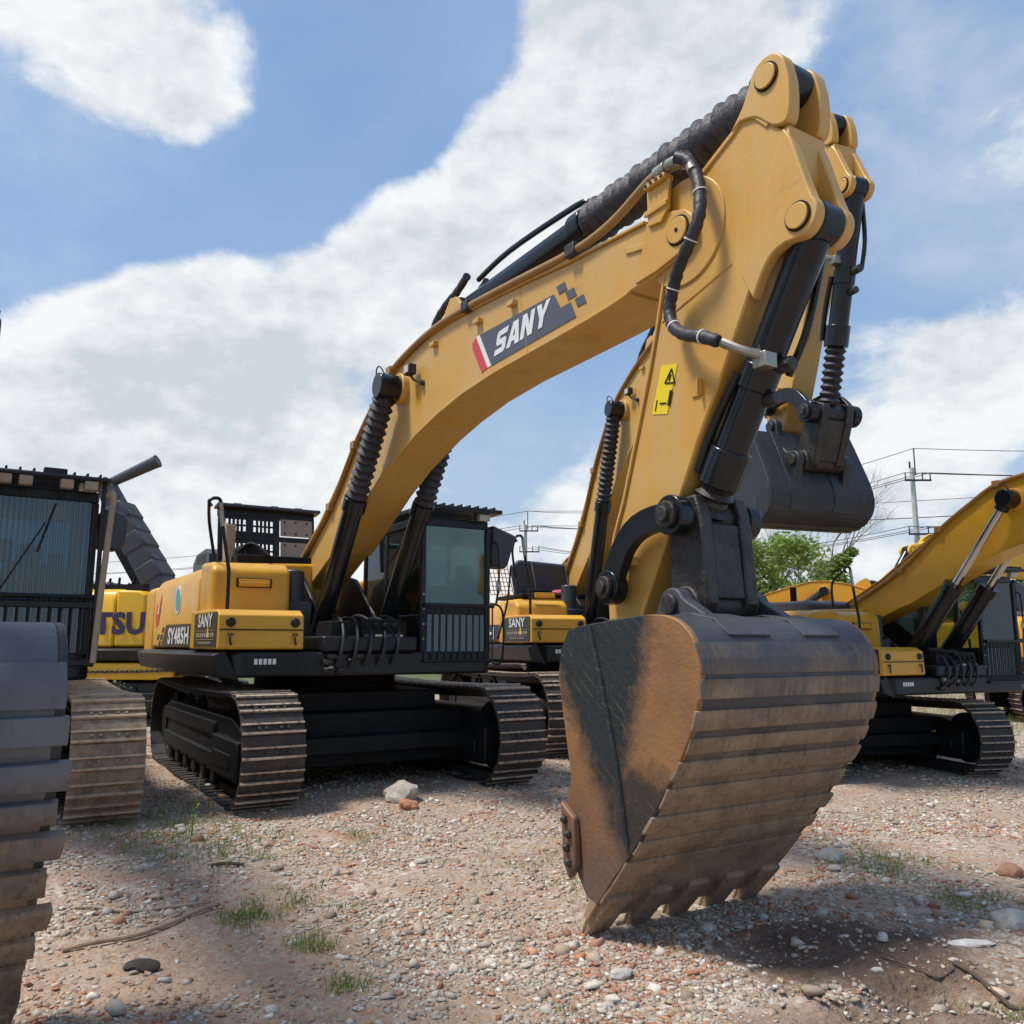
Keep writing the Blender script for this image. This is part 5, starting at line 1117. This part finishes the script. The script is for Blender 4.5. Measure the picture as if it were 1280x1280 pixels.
# weed stalk and small shrub
p = at(240, 1030, CAMH * FPX / (1032 - HOR)); root = empty('weed_stalk', (p.x, p.y, gh(p.x, p.y))); tag(root, 'tall thin green weed standing before the near track', 'weed')
m_ = MB(); m_.tube([(0, 0, 0), (.01, 0, .2), (.04, 0, .42), (.05, 0, .55)], .006, 6); m_.build('stem', 'grass', root)
lf = MB()
for i in range(26):
    z = .05 + i * .019; a = i * 2.4; L = .055 if z < .3 else .022; q = Vector((.01 + z * .08, 0, z)); e = Vector((math.cos(a), math.sin(a), .7)).normalized(); s_ = Vector((-e.y, e.x, 0)).normalized() * L * .16
    lf.add([q, q + e * L * .5 + s_, q + e * L, q + e * L * .5 - s_], [(0, 1, 2, 3)])
lf.raw = True; lf.build('leaf', 'leaf', root, smooth=0)
for (px, D, hgt, rad, lab, sd) in ((125, 13.2, .95, .42, 'dark leafy shrub between the tan track and the centre machine\'s track', 3), (235, 24, 1.6, .9, 'green bush seen under the centre machine\'s counterweight', 4)):
    X = (px - 640) / FPX * D; root = empty('shrub', (X, D, 0)); tag(root, lab, 'shrub', 'shrubs growing between the machines'); m_ = MB(); rq = random.Random(sd)
    for i in range(9): m_.tube([(0, 0, 0), (rq.gauss(0, .1), rq.gauss(0, .1), hgt * .5), (rq.gauss(0, rad * .6), rq.gauss(0, rad * .6), hgt)], .012, 5)
    m_.build('stem', 'bark', root); leaves('foliage', [((rq.gauss(0, rad * .6), rq.gauss(0, rad * .5), hgt * rq.uniform(.3, 1.0)), .28) for i in range(14)], 1500, .05 if D < 15 else .09, 'leaf2' if D < 15 else 'leaf', root, sd)
# ------------------------------------------------------------------ utility poles and wires
M['conc'] = simple('pale_concrete', (.50, .52, .47), (.42, .44, .40), .8)
def pole(px, D, top, arms, label):
    X = (px - 640) / FPX * D; root = empty('utility_pole', (X, D, 0)); tag(root, label, 'utility pole', 'utility poles carrying the wires')
    m_ = MB(); m_.cyl((0, 0, -.2), (0, 0, top), .20, .12, 16); m_.build('pole', 'conc', root); E_ = []
    m_ = MB(); m_.cyl((.18, 0, top - .4), (.18, 0, top + 1.1), .035, n=6); m_.cyl((-.1, 0, top), (-.1, 0, top + .35), .05, n=6); m_.build('top_spike', 'grease', root)
    for z, w_ in arms:
        m_ = MB(); m_.box(-.5, w_, -.18, -.12, z - .05, z + .05); a_ = m_.build('cross_arm', 'grease', root)
        for x_ in (-.45, w_ - .05, w_ * .5):
            m_ = MB(); m_.cyl((x_, -.15, z + .05), (x_, -.15, z + .42), .035, n=8); m_.build('insulator', 'plastic', a_)
            E_.append(Vector((X + x_, D - .15, z + .42)))
    E_.append(Vector((X + .18, D, top + 1.1))); return E_
def zat(py, D): return CAMH + (HOR - py) / FPX * D * 1.0
Dp1 = 45; Dp2 = 66
z1 = at(1150, 585, Dp1).z; e1 = pole(1150, Dp1, z1, ((at(1150, 601, Dp1).z, .95), (at(1150, 668, Dp1).z, 1.15)), 'tall pale concrete utility pole left of the raised right boom')
z2 = at(658, 656, Dp2).z; e2 = pole(657, Dp2, z2, ((at(657, 664, Dp2).z, 1.0), (at(657, 690, Dp2).z, 1.1)), 'distant thin utility pole right of the centre cab')
def wire(a, b, sag, r=.022, lab=''):
    m_ = MB(); P = []
    for i in range(17): t = i / 16; p_ = a.lerp(b, t); P.append(p_ - Vector((0, 0, sag * 4 * t * (1 - t))))
    m_.tube(P, r, 5, smooth=False); tag(m_.build('power_line', 'grease', None, smooth=0), lab, 'power line', 'power lines between the poles')
ord_ = ['leftmost', 'outer right', 'middle', 'leftmost', 'outer right', 'middle', 'topmost']; lev = ['upper arm', 'upper arm', 'upper arm', 'lower arm', 'lower arm', 'lower arm', 'pole top']
for i, (a, b_) in enumerate(zip(e1, e2)):
    wire(a, b_, 1.3, .020, '%s wire at the %s, pale pole leftward to the distant pole' % (ord_[i], lev[i]))
    wire(a, a + Vector((38, -6, .6)), .9, .018, '%s wire at the %s, pale pole out past the right edge' % (ord_[i], lev[i]))
for i, b_ in enumerate(e2):
    if i in (0, 1, 6): wire(b_, b_ + Vector((-45, 22, -2)), .6, .022, '%s wire at the %s, leaving the distant pole leftward' % (ord_[i], lev[i]))
    if i in (1, 2, 6): wire(b_, b_ + Vector((32, -9, -.4)), .3, .020, '%s level wire at the %s, leaving the distant pole rightward' % (ord_[i], lev[i]))
# ================================================================== sky, sun, camera
EL = 64; SD = Vector((-.95, -.20, 0)).normalized() * math.cos(R(EL)) + Vector((0, 0, math.sin(R(EL))))
w = bpy.data.worlds.new('World'); scene.world = w; w.use_nodes = True; nt = w.node_tree; bg = nt.nodes['Background']
sky = nt.nodes.new('ShaderNodeTexSky'); sky.sky_type = 'NISHITA'; sky.sun_disc = False; sky.sun_elevation = R(EL); sky.sun_rotation = math.atan2(SD.x, SD.y)
sky.air_density = 1.2; sky.dust_density = 1.6; sky.ozone_density = 1.6
tc = nt.nodes.new('ShaderNodeTexCoord'); v = tc.outputs['Generated']
def nz(scale, det, rough, dist, off=0):
    mp = nt.nodes.new('ShaderNodeMapping'); mp.inputs['Location'].default_value = (off, off * .7, 0); mp.inputs['Scale'].default_value = (1, 1, 1.5); lk(nt, v, mp.inputs[0]); return noise_n(nt, mp.outputs[0], scale, det, rough, dist)
def nzo(scale, det, rough, dist, off, sh):
    mp = nt.nodes.new('ShaderNodeMapping'); mp.inputs['Location'].default_value = (off + sh[0], off * .7 + sh[1], sh[2]); mp.inputs['Scale'].default_value = (1, 1, 1.5); lk(nt, v, mp.inputs[0]); return noise_n(nt, mp.outputs[0], scale, det, rough, dist)
n1s = nzo(3.6, 12, .58, .10, 3.1, (-.030, 0, .055)); n1r = nzo(3.6, 12, .58, .10, 3.1, (0, 0, 0)); n1t = nzo(9, 8, .6, .1, 5.2, (-.012, 0, .022)); n1u = nzo(9, 8, .6, .1, 5.2, (0, 0, 0))
n1 = nz(3.6, 12, .58, .10, 3.1); n2 = nz(9, 10, .6, .3, 7.7); n3 = nz(1.7, 6, .5, 0, 11.)
def pdir(px, py): return (at(px, py, 1.0) - Vector((0, 0, CAMH))).normalized()
BL = [((60, 60), 150, .50), ((220, 110), 120, .50), ((330, 60), 70, .1), ((90, 450), 150, .34), ((240, 410), 150, .66), ((330, 480), 230, .62), ((480, 330), 140, .62), ((620, 260), 150, .65), ((760, 140), 190, .72), ((900, 60), 170, .62), ((720, 30), 110, .45), ((120, 620), 260, .5), ((420, 640), 240, .42), ((1010, 120), 110, .20), ((1200, 130), 140, .12), ((1210, 270), 110, .16), ((1180, 480), 150, .62), ((1270, 430), 110, .45), ((700, 620), 130, .42), ((900, 690), 200, .3), ((1100, 640), 200, .25), ((560, 150), 60, .05),
      ((430, 150), 150, -.55), ((230, 262), 75, -.50), ((120, 265), 90, -.45), ((330, 255), 80, -.40), ((480, 30), 150, -.55), ((60, 270), 150, -.42), ((1140, 240), 80, -.25), ((1250, 340), 90, -.3), ((620, 520), 120, -.26), ((730, 430), 120, -.25), ((1150, 380), 80, -.22), ((1120, 190), 60, -.12), ((340, 250), 90, -.22)]
acc = None
for (c, rad, wt) in BL:
    dv = pdir(*c); dp = nt.nodes.new('ShaderNodeVectorMath'); dp.operation = 'DISTANCE'; nrm = nt.nodes.new('ShaderNodeVectorMath'); nrm.operation = 'NORMALIZE'; lk(nt, v, nrm.inputs[0]); lk(nt, nrm.outputs[0], dp.inputs[0]); dp.inputs[1].default_value = dv
    mr = nt.nodes.new('ShaderNodeMapRange'); mr.interpolation_type = 'SMOOTHSTEP'; lk(nt, dp.outputs['Value'], mr.inputs[0]); mr.inputs[1].default_value = 0; mr.inputs[2].default_value = rad / FPX * 1.25; mr.inputs[3].default_value = wt; mr.inputs[4].default_value = 0
    acc = mr.outputs[0] if acc is None else mth(nt, 'ADD', acc, mr.outputs[0])
den = mth(nt, 'ADD', mth(nt, 'ADD', mth(nt, 'MULTIPLY', n1, 1.7), mth(nt, 'MULTIPLY', n2, .85)), mth(nt, 'ADD', acc, -1.02))
mask = nt.nodes.new('ShaderNodeMapRange'); mask.interpolation_type = 'SMOOTHSTEP'; lk(nt, den, mask.inputs[0]); mask.inputs[1].default_value = .36; mask.inputs[2].default_value = .70; mask = mask.outputs[0]
rel = mth(nt, 'ADD', mth(nt, 'MULTIPLY', mth(nt, 'SUBTRACT', n1r, n1s), 3.4), mth(nt, 'MULTIPLY', mth(nt, 'SUBTRACT', n1u, n1t), 1.6))
thick = rampv(nt, den, .5, 1.2, .28, -.10)
shade = rampv(nt, mth(nt, 'ADD', mth(nt, 'ADD', rel, thick), mth(nt, 'MULTIPLY', n3, .5)), -.15, .60)
SKY = 1 / .12
cl = mixc(nt, shade, tuple(c * SKY for c in (.58, .645, .70)), tuple(c * SKY for c in (.88, .90, .91)))
blue = mixc(nt, .55, sky.outputs[0], tuple(c * SKY for c in (.22, .42, .78)))
elev = nt.nodes.new('ShaderNodeSeparateXYZ'); lk(nt, v, elev.inputs[0])
hz = rampv(nt, elev.outputs[2], .0, .34, 1, 0)
blue = mixc(nt, mth(nt, 'MULTIPLY', hz, .75), blue, tuple(c * SKY for c in (.52, .63, .73)))
veil = rampv(nt, nz(2.2, 6, .5, .2, 19), .3, .75, .03, .26)
for (c, rad, wt) in (((1130, 110), 190, .75), ((1240, 250), 190, .6), ((1000, 60), 150, .6), ((60, 60), 220, .5), ((20, 330), 170, .3), ((640, 560), 200, .3), ((1100, 560), 260, .4), ((820, 640), 240, .45)):
    dv = pdir(*c); dp = nt.nodes.new('ShaderNodeVectorMath'); dp.operation = 'DISTANCE'; nrm = nt.nodes.new('ShaderNodeVectorMath'); nrm.operation = 'NORMALIZE'; lk(nt, v, nrm.inputs[0]); lk(nt, nrm.outputs[0], dp.inputs[0]); dp.inputs[1].default_value = dv
    mr = nt.nodes.new('ShaderNodeMapRange'); mr.interpolation_type = 'SMOOTHSTEP'; lk(nt, dp.outputs['Value'], mr.inputs[0]); mr.inputs[1].default_value = 0; mr.inputs[2].default_value = rad / FPX * 1.2; mr.inputs[3].default_value = wt; mr.inputs[4].default_value = 0
    veil = mth(nt, 'MAXIMUM', veil, mth(nt, 'MULTIPLY', mr.outputs[0], rampv(nt, mth(nt, 'ADD', mth(nt, 'MULTIPLY', n1, .6), mth(nt, 'MULTIPLY', n2, .4)), .34, .60, .25, 1.25)), True)
blue = mixc(nt, veil, blue, tuple(c * SKY for c in (.66, .735, .80)))
lk(nt, mixc(nt, mask, blue, cl), bg.inputs[0]); bg.inputs[1].default_value = .12
sl = bpy.data.lights.new('sun', 'SUN'); sl.energy = 4.0; sl.angle = R(11); sl.color = (1, .95, .87); so = bpy.data.objects.new('sun', sl); COL.objects.link(so); so.rotation_euler = SD.to_track_quat('Z', 'Y').to_euler()
cd = bpy.data.cameras.new('camera'); cam = bpy.data.objects.new('camera', cd); COL.objects.link(cam); cd.sensor_width = 36; cd.sensor_fit = 'HORIZONTAL'; cd.lens = 36 * FPX / 1280; cd.clip_end = 3000; cd.clip_start = .05
cam.location = (0, 0, CAMH); cam.rotation_euler = (math.pi / 2 + PITCH, 0, 0); scene.camera = cam
vs = scene.view_settings; vs.view_transform = 'Standard'; vs.look = 'None'; vs.gamma = 1; vs.exposure = .08
